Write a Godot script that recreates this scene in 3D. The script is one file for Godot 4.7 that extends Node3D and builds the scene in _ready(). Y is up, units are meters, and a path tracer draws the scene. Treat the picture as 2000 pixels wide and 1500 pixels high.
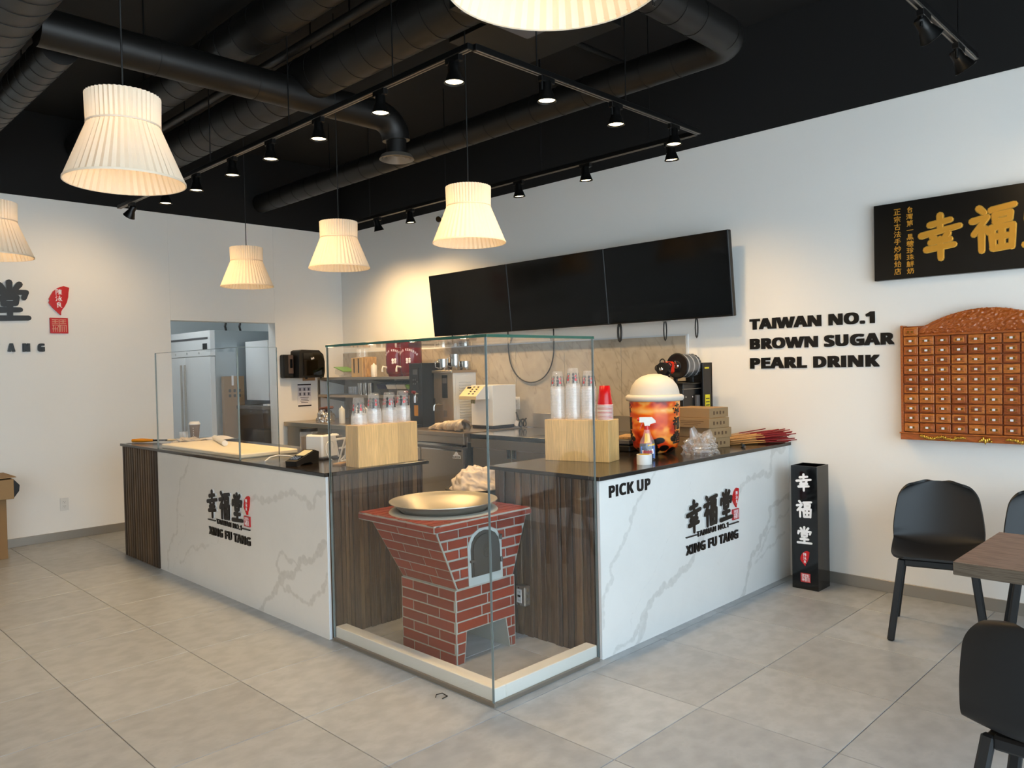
extends Node3D
# A tea shop interior. Axes: y up, metres; right-hand wall x = 5.27, back wall z = -8.10, storefront z = +1.45.

const WALL_R := 5.27
const WALL_B := -8.10
const WALL_L := -5.0
const WALL_F := 1.45
const PAINT := 3.172
const DECK := 3.95
const SLAB := 0.945
const BAR := 0.96
const SPOT_E := 1.2
const PENDANT_E := 0.08
var TO_LEFT := Basis(Vector3(0, 0, 1), Vector3(0, 1, 0), Vector3(-1, 0, 0))   # a face that looks towards -x, read along +z
var mats := {}
var counts := {}
var rng := RandomNumberGenerator.new()


class MB:
	var v := PackedVector3Array()
	var n := PackedVector3Array()
	var uv := PackedVector2Array()
	func tri(a: Vector3, b: Vector3, c: Vector3, na: Vector3, nb: Vector3, nc: Vector3) -> void:
		if (b - a).cross(c - a).dot(na + nb + nc) > 0.0:
			v.append_array([a, c, b]); n.append_array([na, nc, nb])
		else:
			v.append_array([a, b, c]); n.append_array([na, nb, nc])
	func quad(a: Vector3, b: Vector3, c: Vector3, d: Vector3, nn: Vector3) -> void:
		tri(a, b, c, nn, nn, nn); tri(a, c, d, nn, nn, nn)
	func flat(a: Vector3, b: Vector3, c: Vector3, away: Vector3) -> void:
		var nn := (b - a).cross(c - a)
		if nn.length_squared() < 1e-18: return
		nn = nn.normalized()
		if nn.dot((a + b + c) / 3.0 - away) < 0.0: nn = -nn
		tri(a, b, c, nn, nn, nn)
	func box(c: Vector3, s: Vector3, b := Basis(), r := 0.0) -> MB:
		if r <= 0.0: r = minf(minf(s.x, minf(s.y, s.z)) * 0.12, 0.0025)
		var h := s * 0.5
		for ax in 3:
			var p := (ax + 1) % 3
			var q := (ax + 2) % 3
			for sg in [-1.0, 1.0]:
				var nn := Vector3.ZERO; nn[ax] = sg
				var cs := []
				for k in [[-1, -1], [1, -1], [1, 1], [-1, 1]]:
					var w := Vector3.ZERO; w[ax] = sg * h[ax]; w[p] = k[0] * (h[p] - r); w[q] = k[1] * (h[q] - r)
					cs.append(c + b * w)
				quad(cs[0], cs[1], cs[2], cs[3], (b * nn).normalized())
			for sp in [-1.0, 1.0]:
				for sq in [-1.0, 1.0]:
					var e := []
					for k in [[-1, 0], [1, 0], [1, 1], [-1, 1]]:
						var w := Vector3.ZERO; w[ax] = k[0] * (h[ax] - r)
						w[p] = sp * (h[p] - (r if k[1] == 0 else 0.0)); w[q] = sq * (h[q] - (0.0 if k[1] == 0 else r))
						e.append(c + b * w)
					var nn2 := Vector3.ZERO; nn2[p] = sp; nn2[q] = sq
					quad(e[0], e[1], e[2], e[3], (b * nn2).normalized())
		for sx in [-1.0, 1.0]:
			for sy in [-1.0, 1.0]:
				for sz in [-1.0, 1.0]:
					var s3 := Vector3(sx, sy, sz)
					var a := c + b * (s3 * (h - Vector3(0, r, r))); var d := c + b * (s3 * (h - Vector3(r, 0, r))); var f := c + b * (s3 * (h - Vector3(r, r, 0)))
					var nn3 := (b * s3).normalized()
					tri(a, d, f, nn3, nn3, nn3)
		return self
	func span(a: Vector3, b: Vector3) -> MB:
		return box((a + b) * 0.5, (b - a).abs())
	func frame_of(d: Vector3) -> Basis:
		var u := d.cross(Vector3.UP if absf(d.y) < 0.9 else Vector3.RIGHT).normalized()
		return Basis(u, d.cross(u).normalized(), d)
	func cyl(p0: Vector3, p1: Vector3, r0: float, r1 := -1.0, k := 16, cap := true) -> MB:
		if r1 < 0.0: r1 = r0
		var d := (p1 - p0).normalized()
		var f := frame_of(d)
		var sl := (r0 - r1) / maxf(p0.distance_to(p1), 1e-6)
		for i in k:
			var a := TAU * i / k; var b := TAU * (i + 1) / k
			var ea := f.x * cos(a) + f.y * sin(a); var eb := f.x * cos(b) + f.y * sin(b)
			var na := (ea + d * sl).normalized(); var nb := (eb + d * sl).normalized()
			tri(p0 + ea * r0, p0 + eb * r0, p1 + eb * r1, na, nb, nb)
			tri(p0 + ea * r0, p1 + eb * r1, p1 + ea * r1, na, nb, na)
			if cap:
				if r0 > 0: tri(p0, p0 + ea * r0, p0 + eb * r0, -d, -d, -d)
				if r1 > 0: tri(p1, p1 + ea * r1, p1 + eb * r1, d, d, d)
		return self
	func tube(pts: Array, r: float, k := 8) -> MB:
		var rings := []
		var u := Vector3.ZERO
		for i in pts.size():
			var d: Vector3 = ((pts[mini(i + 1, pts.size() - 1)] as Vector3) - (pts[maxi(i - 1, 0)] as Vector3)).normalized()
			u = frame_of(d).x if i == 0 else (u - d * u.dot(d)).normalized()
			var w := d.cross(u)
			var ring := []
			for j in k: ring.append(u * cos(TAU * j / k) + w * sin(TAU * j / k))
			rings.append(ring)
		for i in pts.size() - 1:
			for j in k:
				var j2 := (j + 1) % k
				var a: Vector3 = rings[i][j]; var b: Vector3 = rings[i][j2]; var c: Vector3 = rings[i + 1][j2]; var e: Vector3 = rings[i + 1][j]
				var p: Vector3 = pts[i]; var q: Vector3 = pts[i + 1]
				tri(p + a * r, p + b * r, q + c * r, a, b, c); tri(p + a * r, q + c * r, q + e * r, a, c, e)
		for s in [0, pts.size() - 1]:
			var p: Vector3 = pts[s]
			var nn: Vector3 = (p - (pts[1 if s == 0 else s - 1] as Vector3)).normalized()
			for j in k: tri(p, p + rings[s][j] * r, p + rings[s][(j + 1) % k] * r, nn, nn, nn)
		return self
	func lathe(pr: Array, k := 32, o := Vector3.ZERO, wave = null, with_uv := false) -> MB:
		var m := pr.size()
		var ns := []
		for i in m - 1:
			var d: Vector2 = (pr[i + 1] as Vector2) - (pr[i] as Vector2)
			ns.append(Vector2(d.y, -d.x).normalized())
		for i in m - 1:
			var n0: Vector2 = ns[i]; var n1: Vector2 = ns[i]
			if i > 0 and (ns[i - 1] as Vector2).dot(ns[i]) > 0.6: n0 = ((ns[i - 1] as Vector2) + (ns[i] as Vector2)).normalized()
			if i < m - 2 and (ns[i + 1] as Vector2).dot(ns[i]) > 0.6: n1 = ((ns[i + 1] as Vector2) + (ns[i] as Vector2)).normalized()
			var p0: Vector2 = pr[i]; var p1: Vector2 = pr[i + 1]
			for j in k:
				var a := TAU * j / k; var b := TAU * (j + 1) / k
				var ra0 := p0.x; var rb0 := p0.x; var ra1 := p1.x; var rb1 := p1.x
				if wave != null:
					ra0 += wave.call(a, p0.y); rb0 += wave.call(b, p0.y); ra1 += wave.call(a, p1.y); rb1 += wave.call(b, p1.y)
				var ea := Vector3(sin(a), 0, cos(a)); var eb := Vector3(sin(b), 0, cos(b))
				var q := [o + ea * ra0 + Vector3(0, p0.y, 0), o + eb * rb0 + Vector3(0, p0.y, 0), o + eb * rb1 + Vector3(0, p1.y, 0), o + ea * ra1 + Vector3(0, p1.y, 0)]
				if wave != null:
					var fn: Vector3 = (q[2] - q[0]).cross(q[3] - q[1]).normalized()
					var want := ea * n0.x + Vector3(0, n0.y, 0)
					if fn.dot(want) < 0: fn = -fn
					quad(q[0], q[1], q[2], q[3], fn)
					continue
				var na0 := ea * n0.x + Vector3(0, n0.y, 0); var nb0 := eb * n0.x + Vector3(0, n0.y, 0)
				var na1 := ea * n1.x + Vector3(0, n1.y, 0); var nb1 := eb * n1.x + Vector3(0, n1.y, 0)
				var s := v.size()
				tri(q[0], q[1], q[2], na0, nb0, nb1); tri(q[0], q[2], q[3], na0, nb1, na1)
				if with_uv:
					for t in range(s, v.size()):
						var w: Vector3 = v[t]
						var u := float(j + (1 if w.is_equal_approx(q[1]) or w.is_equal_approx(q[2]) else 0)) / k
						uv.append(Vector2(u, 1.0 - (w.y - o.y - (pr[0] as Vector2).y) / ((pr[m - 1] as Vector2).y - (pr[0] as Vector2).y)))
		return self
	func prism(poly: PackedVector2Array, xf: Transform3D, z0: float, z1: float, bend := 0.0, slope := 0.0) -> MB:
		var t := Geometry2D.triangulate_polygon(poly)
		if t.is_empty(): return self
		var put := func(p: Vector2, z: float) -> Vector3:
			if bend > 0.0:
				var r := bend + slope * p.y + z
				return xf * Vector3(sin(p.x / bend) * r, p.y, cos(p.x / bend) * r)
			return xf * Vector3(p.x, p.y, z)
		var mid := Vector2.ZERO
		for p in poly: mid += p / poly.size()
		for i in range(0, t.size(), 3):
			var a := poly[t[i]]; var b := poly[t[i + 1]]; var c := poly[t[i + 2]]
			var m2 := (a + b + c) / 3.0
			var up: Vector3 = (put.call(m2, z1) - put.call(m2, z0)).normalized()
			tri(put.call(a, z1), put.call(b, z1), put.call(c, z1), up, up, up)
			tri(put.call(a, z0), put.call(b, z0), put.call(c, z0), -up, -up, -up)
		var cw := Geometry2D.is_polygon_clockwise(poly)
		for i in poly.size():
			var a := poly[i]; var b := poly[(i + 1) % poly.size()]
			var a0: Vector3 = put.call(a, z0); var b0: Vector3 = put.call(b, z0); var b1: Vector3 = put.call(b, z1); var a1: Vector3 = put.call(a, z1)
			var e := b - a
			var o2 := Vector2(e.y, -e.x) * (-1.0 if cw else 1.0)
			var nn := (b0 - a0).cross(a1 - a0)
			if nn.length_squared() < 1e-20: continue
			nn = nn.normalized()
			var outp: Vector3 = put.call((a + b) * 0.5 + o2, z0) - put.call((a + b) * 0.5, z0)
			if nn.dot(outp) < 0: nn = -nn
			quad(a0, b0, b1, a1, nn)
		return self
	func ball(c: Vector3, r: Vector3, k := 16, lo := -1.0, hi := 1.0) -> MB:
		var m := maxi(4, k / 2)
		for i in m:
			var f0 := asin(lerpf(lo, hi, float(i) / m)); var f1 := asin(lerpf(lo, hi, float(i + 1) / m))
			for j in k:
				var q := []
				for w in [[f0, j], [f0, j + 1], [f1, j + 1], [f1, j]]:
					var a: float = TAU * w[1] / k
					q.append(Vector3(cos(w[0]) * sin(a), sin(w[0]), cos(w[0]) * cos(a)))
				var nn := []
				for w in q: nn.append((w / r).normalized())
				tri(c + q[0] * r, c + q[1] * r, c + q[2] * r, nn[0], nn[1], nn[2]); tri(c + q[0] * r, c + q[2] * r, c + q[3] * r, nn[0], nn[2], nn[3])
		return self
	func sheet(nu: int, nv: int, f: Callable, thick := 0.0) -> MB:   # a smooth surface f(u, v), with a back side when thick > 0
		var p := []
		var nr := []
		for i in nu + 1:
			for j in nv + 1:
				var u := float(i) / nu; var w := float(j) / nv
				p.append(f.call(u, w))
				var du: Vector3 = f.call(minf(u + 0.01, 1.0), w) - f.call(maxf(u - 0.01, 0.0), w)
				var dv: Vector3 = f.call(u, minf(w + 0.01, 1.0)) - f.call(u, maxf(w - 0.01, 0.0))
				var nn := du.cross(dv)
				nr.append(nn.normalized() if nn.length_squared() > 1e-16 else Vector3.UP)
		var at := func(i: int, j: int) -> int: return i * (nv + 1) + j
		for i in nu:
			for j in nv:
				var a: int = at.call(i, j); var b: int = at.call(i + 1, j); var c: int = at.call(i + 1, j + 1); var d: int = at.call(i, j + 1)
				tri(p[a], p[b], p[c], nr[a], nr[b], nr[c]); tri(p[a], p[c], p[d], nr[a], nr[c], nr[d])
				if thick > 0.0:
					tri(p[a] - nr[a] * thick, p[b] - nr[b] * thick, p[c] - nr[c] * thick, -nr[a], -nr[b], -nr[c])
					tri(p[a] - nr[a] * thick, p[c] - nr[c] * thick, p[d] - nr[d] * thick, -nr[a], -nr[c], -nr[d])
		if thick > 0.0:
			var rim := []
			for i in nu: rim.append([at.call(i, 0), at.call(i + 1, 0)])
			for j in nv: rim.append([at.call(nu, j), at.call(nu, j + 1)])
			for i in nu: rim.append([at.call(nu - i, nv), at.call(nu - i - 1, nv)])
			for j in nv: rim.append([at.call(0, nv - j), at.call(0, nv - j - 1)])
			for e in rim:
				var a: Vector3 = p[e[0]]; var b: Vector3 = p[e[1]]; var a2: Vector3 = a - nr[e[0]] * thick; var b2: Vector3 = b - nr[e[1]] * thick
				var nn: Vector3 = (b - a).cross(nr[e[0]])
				if nn.length_squared() > 1e-18: quad(a, b, b2, a2, nn.normalized())
		return self
	func mesh() -> ArrayMesh:
		var arr := []
		arr.resize(Mesh.ARRAY_MAX)
		arr[Mesh.ARRAY_VERTEX] = v; arr[Mesh.ARRAY_NORMAL] = n
		if uv.size() == v.size() and uv.size() > 0: arr[Mesh.ARRAY_TEX_UV] = uv
		var m := ArrayMesh.new()
		if v.size() > 0: m.add_surface_from_arrays(Mesh.PRIMITIVE_TRIANGLES, arr)
		return m


# ---------- building helpers
func V(x: float, y: float, z: float) -> Vector3: return Vector3(x, y, z)

func numbered(called: String) -> String:
	counts[called] = int(counts.get(called, -1)) + 1
	return called if counts[called] == 0 else "%s_%03d" % [called, counts[called]]

func tag(o: Node3D, label: String, category: String, group := "") -> Node3D:
	o.set_meta("label", label); o.set_meta("category", category)
	if group: o.set_meta("group", group)
	return o

func thing(called: String, label: String, category: String, at := Vector3.ZERO, turn := 0.0, group := "") -> Node3D:
	var o := Node3D.new(); o.name = numbered(called); add_child(o)
	o.position = at; o.rotation.y = turn
	return tag(o, label, category, group)

func part(parent: Node, called: String, m, mat: Material, at := Vector3.ZERO, label := "") -> MeshInstance3D:
	var o := MeshInstance3D.new(); o.name = called
	o.mesh = m.mesh() if m is MB else m
	o.material_override = null
	for i in o.mesh.get_surface_count(): o.set_surface_override_material(i, mat)
	o.position = at
	parent.add_child(o, true)
	if label: o.set_meta("label", label)
	return o

func one(called: String, m, mat: Material, label: String, category: String, at := Vector3.ZERO, turn := 0.0, group := "") -> MeshInstance3D:
	var o := part(self, numbered(called), m, mat, at)
	o.rotation.y = turn
	tag(o, label, category, group)
	return o

func struct(called: String, m, mat: Material, parent: Node = self) -> MeshInstance3D:
	var o := part(parent, called, m, mat)
	if parent == self: o.set_meta("kind", "structure")
	return o

func copy(o: Node3D, called: String, label: String, at: Vector3, turn := 0.0) -> Node3D:
	var c: Node3D = o.duplicate(); c.name = numbered(called); add_child(c)
	c.position = at; c.rotation.y = turn; c.set_meta("label", label)
	return c

func mat(called: String, c: Color, rough := 0.6, metal := 0.0, more := {}) -> StandardMaterial3D:
	if mats.has(called): return mats[called]
	var m := StandardMaterial3D.new(); m.resource_name = called
	m.albedo_color = c; m.roughness = rough; m.metallic = metal
	for k in more: m.set(k, more[k])
	mats[called] = m
	return m

func tri_mat(called: String, c: Color, rough: float, tex: Texture2D, scale: Vector3, world := false, more := {}) -> StandardMaterial3D:
	var d := {"albedo_texture": tex, "uv1_triplanar": true, "uv1_scale": scale, "uv1_world_triplanar": world, "uv1_triplanar_sharpness": 8.0}
	d.merge(more)
	return mat(called, c, rough, 0.0, d)

func clear(called: String, c: Color, alpha: float, rough := 0.02) -> StandardMaterial3D:
	return mat(called, Color(c.r, c.g, c.b, alpha), rough, 0.0, {"transparency": BaseMaterial3D.TRANSPARENCY_ALPHA, "cull_mode": BaseMaterial3D.CULL_DISABLED})

func glow(called: String, c: Color, energy: float) -> StandardMaterial3D:
	return mat(called, Color(0.9, 0.9, 0.88), 0.4, 0.0, {"emission_enabled": true, "emission": c, "emission_energy_multiplier": energy})

func noise(sd: int, freq: float, oct := 4) -> FastNoiseLite:
	var f := FastNoiseLite.new(); f.seed = sd; f.frequency = freq; f.fractal_octaves = oct; f.noise_type = FastNoiseLite.TYPE_SIMPLEX_SMOOTH
	return f

func ramp(pts: Array) -> Gradient:
	var g := Gradient.new()
	var o := PackedFloat32Array(); var c := PackedColorArray()
	for p in pts: o.append(p[0]); c.append(p[1])
	g.offsets = o; g.colors = c
	return g

func noise_tex(sd: int, freq: float, pts: Array, w := 512, h := 512, oct := 4) -> NoiseTexture2D:
	var t := NoiseTexture2D.new(); t.width = w; t.height = h; t.seamless = true; t.seamless_blend_skirt = 0.3; t.normalize = true
	t.noise = noise(sd, freq, oct); t.color_ramp = ramp(pts)
	return t

func grey(x: float) -> Color: return Color(x, x, x)

# brush strokes on a 100 x 100 square, y down
const GLYPH := {
	"xing": "50 3 50 32;26 22 74 15;5 44 95 31;31 48 40 57;68 45 59 56;28 62 73 58;17 77 82 71;50 56 51 99",
	"fu": "20 5 31 15;5 31 38 25 8 60;25 44 25 97;33 50 42 60;47 12 96 5;55 23 56 38;55 23 88 20 86 35;56 38 86 35;47 50 50 95;47 50 93 47 90 94;49 70 90 69;69 49 69 93;50 94 90 92",
	"tang": "50 1 50 20;27 9 36 20;75 5 64 18;14 27 11 42;14 28 91 25 85 40;33 41 35 57;33 41 68 39 65 55;35 57 65 55;50 58 50 91;26 73 75 71;7 95 95 92",
	"tai": "48 4 20 36 78 34;66 22 84 40;28 54 28 92;28 54 74 54 74 92;28 90 74 90",
	"wan": "8 10 18 20;4 34 14 44;6 90 20 60;50 6 60 6;44 16 66 16;46 26 64 26;46 34 64 34 64 44 46 44 46 34;34 6 28 16 38 16 28 30 38 30;33 30 33 46;82 6 74 16 86 16 74 30 86 30;80 30 80 46;34 54 78 54 78 66 36 66 34 78 80 78 76 96 60 94",
	"di": "22 4 12 20;16 12 40 12;28 14 34 22;62 4 52 20;56 12 88 12;72 14 78 22;18 30 80 30 80 46 22 46 18 62 84 62 80 82;50 30 50 98;46 64 10 94",
	"yi": "8 50 92 48",
	"hei": "26 6 26 42;26 6 76 6 76 42;26 24 76 24;26 42 76 42;50 6 50 74;22 58 80 58;6 74 94 74;14 84 8 96;36 84 40 96;60 84 64 96;82 84 94 96",
	"sugar": "8 14 14 28;34 12 28 28;4 38 40 38;22 6 22 96;20 44 4 72;24 44 40 62;66 2 70 10;46 14 96 14;48 14 42 96;56 24 90 24 90 50;52 37 98 37;56 50 90 50;72 18 72 60;58 68 58 96;58 68 88 68 88 96;58 94 88 94",
	"zhen": "6 14 38 14;8 46 36 46;4 84 40 76;22 14 22 80;68 4 44 38;68 4 98 36;76 34 52 52;80 50 52 70;86 64 48 96",
	"zhu": "6 14 38 14;8 46 36 46;4 84 40 76;22 14 22 80;58 8 50 30;52 22 92 22;44 48 98 48;72 4 72 98;70 50 46 84;74 50 98 82",
	"xian": "20 2 6 22;16 12 36 12 28 26;8 28 8 64;8 28 40 28 40 64;8 46 40 46;24 28 24 64;8 64 40 64;6 76 2 94;18 76 20 92;30 76 34 92;42 76 48 94;60 4 66 16;88 4 82 16;54 24 96 24;58 44 92 44;50 66 98 66;74 24 74 98",
	"nai": "24 4 14 52 38 90;38 30 28 66 6 94;4 34 44 30;52 14 88 14 76 44 94 44 88 90 76 92;64 14 60 60 46 96",
	"zheng": "8 8 92 8;50 8 50 90;52 46 84 46;24 40 24 90;4 92 96 92",
	"zong": "50 2 54 12;10 18 8 34;10 18 92 18 88 32;26 38 74 38;12 56 88 56;50 56 50 96 40 90;28 66 12 88;70 66 90 86",
	"gu": "8 26 92 24;50 2 50 54;24 54 24 96;24 54 78 54 78 96;24 92 78 92",
	"fa": "12 6 24 18;4 32 16 44;6 94 24 58;40 24 92 22;66 4 66 52;32 52 98 50;62 54 42 90 86 84;76 66 92 96",
	"shou": "78 4 22 14;16 34 84 30;6 58 94 54;50 12 52 90 36 94",
	"chao": "10 30 6 48;40 24 34 40;24 6 22 54 4 94;24 56 40 80;70 4 70 56 62 52;52 22 44 48;84 20 94 42;92 50 72 80 42 96",
	"chuang": "34 2 4 34;34 2 62 26;20 28 46 28;18 40 50 40 50 60 18 60;18 40 16 64 6 94;20 70 52 70 52 94 20 94 20 70;72 14 72 66;90 4 90 92 78 88",
	"shi": "24 4 14 52 38 90;38 30 28 66 6 94;4 34 44 30;70 4 54 36 88 34;80 22 94 42;56 54 56 94;56 54 90 54 90 94;56 92 90 92",
	"dian": "50 2 56 12;14 16 94 16;16 16 14 60 4 96;54 24 54 54;54 38 86 38;34 56 34 94;34 56 84 56 84 94;34 92 84 92",
	"chen": "10 6 10 98;10 8 34 8 24 34 34 52 22 62;44 16 96 16;50 30 50 60;50 30 90 30 90 60;50 45 90 45;50 60 90 60;70 4 70 98;66 62 44 88;74 62 98 86",
	"yong": "12 6 24 18;4 32 16 44;6 94 24 58;60 4 68 14;50 24 68 24 68 94 58 88;40 46 60 46 36 84;92 34 72 54;72 50 98 90",
	"liang": "46 2 54 10;22 16 74 14 72 48;24 32 72 32;24 48 72 48;22 16 24 92 44 80;78 54 56 68;40 50 94 94",
	"seal": "10 10 44 10;10 22 44 22;27 10 27 34;10 34 44 34;10 46 44 46 44 60;16 46 16 90;28 56 28 90;10 72 40 72;40 62 40 90;56 10 90 10;56 22 90 22;73 10 73 34;56 34 90 34;56 46 90 46;56 46 56 90;66 54 66 90;78 54 78 90;90 46 90 90;50 8 50 92",
	"island": "73 0 84 2 98 5 94 20 92 37 85 55 74 70 63 80 58 87 57 99 50 96 41 89 25 78 11 67 3 58 8 50 5 45 14 32 25 19 42 9 58 3",
}

func island(mb: MB, at: Vector2, size: Vector2, xf: Transform3D, z0: float, z1: float) -> void:
	var q := PackedVector2Array()
	var a: PackedStringArray = (GLYPH.island as String).split(" ")
	for i in range(0, a.size(), 2): q.append(at + Vector2(float(a[i]) / 100.0 * size.x, (1.0 - float(a[i + 1]) / 100.0) * size.y))
	mb.prism(q, xf, z0, z1)

func glyph(mb: MB, key: String, at: Vector2, size: Vector2, xf: Transform3D, w: float, z0: float, z1: float, bend := 0.0, slope := 0.0, round_n := 4) -> void:
	var nth := 0
	for st in (GLYPH[key] as String).split(";"):
		var a := st.split(" ")
		var np := a.size() / 2
		for i in np - 1:
			var p := at + Vector2(float(a[2 * i]) / 100.0 * size.x, (1.0 - float(a[2 * i + 1]) / 100.0) * size.y)
			var q := at + Vector2(float(a[2 * i + 2]) / 100.0 * size.x, (1.0 - float(a[2 * i + 3]) / 100.0) * size.y)
			var r0 := w * size.x / 100.0 * (1.08 if i == 0 else 0.9)
			var r1 := w * size.x / 100.0 * 0.92
			var d := (q - p).normalized()
			var o := d.orthogonal()
			var poly := PackedVector2Array()
			for k in round_n + 1:
				var t := PI * k / round_n
				poly.append(p + o * cos(t) * r0 - d * sin(t) * r0)
			for k in round_n + 1:
				var t := PI * k / round_n
				poly.append(q - o * cos(t) * r1 + d * sin(t) * r1)
			mb.prism(poly, xf, z0, z1 - (z1 - z0) * 0.012 * nth, bend, slope)
			nth += 1

func text_meshes(s: String, cap: float, width: float, depth: float, family: String, fat: float, apart: bool) -> Array:   # one mesh for the line, or one for each letter
	var f := SystemFont.new(); f.font_names = PackedStringArray([family]); f.font_weight = 700
	var whole := line_of(f, s)
	var bb := whole.get_aabb()
	var plain := s.replace("I", "l") if apart else s      # a capital I without serifs: the bar of a small l, cut to cap height
	if apart:
		var wide := line_of(f, plain).get_aabb()
		bb.position.x = wide.position.x; bb.size.x = wide.size.x
	var base := line_of(f, "H").get_aabb(); var tall := line_of(f, "l").get_aabb()
	var sx := (width - 2.0 * fat) / bb.size.x
	var sy := (cap - 1.2 * fat) / bb.size.y
	var shifts := [Vector2.ZERO]
	if fat > 0.0: shifts = [Vector2(-1, -0.6), Vector2(1, -0.6), Vector2(1, 0.6), Vector2(-1, 0.6), Vector2.ZERO]   # a heavier face: the letter set five times around its place
	var out := []
	for c in (s.length() if apart else 1):
		if apart and s[c] == " ": continue
		var t := line_of(f, plain[c]) if apart else whole
		var adv := f.get_string_size(plain.substr(0, c), HORIZONTAL_ALIGNMENT_LEFT, -1, 64).x * 0.01 if apart and c > 0 else 0.0
		var mb := MB.new()
		for sh in shifts.size():
			var off: Vector2 = (shifts[sh] as Vector2) * fat + Vector2(fat, fat * 0.6)
			var dz := depth * (1.0 - 0.02 * sh)
			for k in t.get_surface_count():
				var arr := t.surface_get_arrays(k)
				var vs: PackedVector3Array = arr[Mesh.ARRAY_VERTEX]; var ns: PackedVector3Array = arr[Mesh.ARRAY_NORMAL]; var ix = arr[Mesh.ARRAY_INDEX]
				var idx: PackedInt32Array = ix if ix != null else PackedInt32Array(range(vs.size()))
				for i in range(0, idx.size() - 2, 3):
					var q := []
					var nn := []
					for j in 3:
						var p := vs[idx[i + j]]
						if apart and s[c] == "I": p.y = base.position.y + (p.y - tall.position.y) * base.size.y / tall.size.y
						q.append(Vector3((p.x + adv - bb.position.x) * sx + off.x, (p.y - bb.position.y) * sy + off.y, (p.z / 0.1 + 0.5) * dz))
						nn.append(Vector3(ns[idx[i + j]].x / sx, ns[idx[i + j]].y / sy, ns[idx[i + j]].z * 0.1 / depth).normalized())
					mb.tri(q[0], q[1], q[2], nn[0], nn[1], nn[2])
		out.append(mb.mesh())
	return out

func line_of(f: Font, s: String) -> TextMesh:
	var t := TextMesh.new(); t.font = f; t.text = s; t.font_size = 64; t.pixel_size = 0.01; t.depth = 0.1; t.curve_step = 2.0
	t.horizontal_alignment = HORIZONTAL_ALIGNMENT_LEFT; t.vertical_alignment = VERTICAL_ALIGNMENT_BOTTOM
	return t

func lettering(parent: Node, called: String, s: String, cap: float, width: float, depth: float, m: Material, xf: Transform3D, fat := 0.0, apart := false, family := "Droid Sans") -> void:
	for t in text_meshes(s, cap, width, depth, family, fat, apart):
		part(parent, called, t, m).transform = xf

# one brick, tile or plank laying on a face: rows of rectangles cut to an outline, each its own part
func lay(parent: Node, called: String, ms: Array, face: Transform3D, outline: PackedVector2Array, rows: Array, length: float, gap: float, depth: float, holes := [], first := 0.5) -> void:
	var lo := outline[0]; var hi := outline[0]
	for p in outline: lo = lo.min(p); hi = hi.max(p)
	for r in rows.size():
		var x := lo.x - length * (first if r % 2 == 0 else 0.0) - length
		while x < hi.x:
			var x1 := x + length
			var q := [PackedVector2Array([Vector2(x + gap / 2, rows[r][0] + gap / 2), Vector2(x1 - gap / 2, rows[r][0] + gap / 2), Vector2(x1 - gap / 2, rows[r][1] - gap / 2), Vector2(x + gap / 2, rows[r][1] - gap / 2)])]
			q = Geometry2D.intersect_polygons(q[0], outline)
			for h in holes:
				var nxt := []
				for g in q: nxt.append_array(Geometry2D.clip_polygons(g, h))
				q = nxt
			for g in q:
				var area := 0.0
				for i in g.size(): area += (g[i] as Vector2).cross(g[(i + 1) % g.size()])
				if absf(area) * 0.5 < 0.00018: continue
				part(parent, called, MB.new().prism(g, face, 0.0, depth), ms[rng.randi() % ms.size()])
			x = x1


func _ready() -> void:
	rng.seed = 7
	set_camera_and_light()
	make_materials()
	build_shell()
	build_kitchen()
	build_ceiling()
	build_counters()
	build_booth()
	build_stove()
	build_right_wall()
	build_back_wall()
	build_bar()
	build_left_counter_things()
	build_right_counter_things()
	build_seating()


func set_camera_and_light() -> void:
	var yaw := 0.789554; var pitch := -0.0194931; var roll := -0.022019
	var f := V(sin(yaw) * cos(pitch), sin(pitch), -cos(yaw) * cos(pitch))
	var r := V(cos(yaw), 0, sin(yaw))
	var u := r.cross(f)
	var cam := Camera3D.new(); cam.name = "camera"; add_child(cam)
	var r2 := r * cos(roll) + u * sin(roll); var u2 := u * cos(roll) - r * sin(roll)
	cam.transform = Transform3D(Basis(r2, u2, -f), V(0, 1.505, 0))
	cam.fov = 52.6217; cam.near = 0.05; cam.far = 200.0
	var we := WorldEnvironment.new(); we.name = "environment"
	var e := Environment.new()
	var sky := Sky.new(); var pm := ProceduralSkyMaterial.new()
	pm.sky_top_color = Color(0.82, 0.92, 1.0); pm.sky_horizon_color = Color(0.70, 0.77, 0.81); pm.ground_horizon_color = Color(0.62, 0.67, 0.70); pm.ground_bottom_color = Color(0.85, 0.90, 0.93); pm.ground_curve = 0.08
	pm.sky_curve = 0.3
	sky.sky_material = pm; e.sky = sky; e.background_mode = Environment.BG_SKY; e.background_energy_multiplier = 9.0
	e.tonemap_mode = Environment.TONE_MAPPER_LINEAR; e.tonemap_exposure = 1.0
	e.sdfgi_enabled = true; e.ssao_enabled = true; e.ssil_enabled = true
	we.environment = e; add_child(we)


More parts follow.
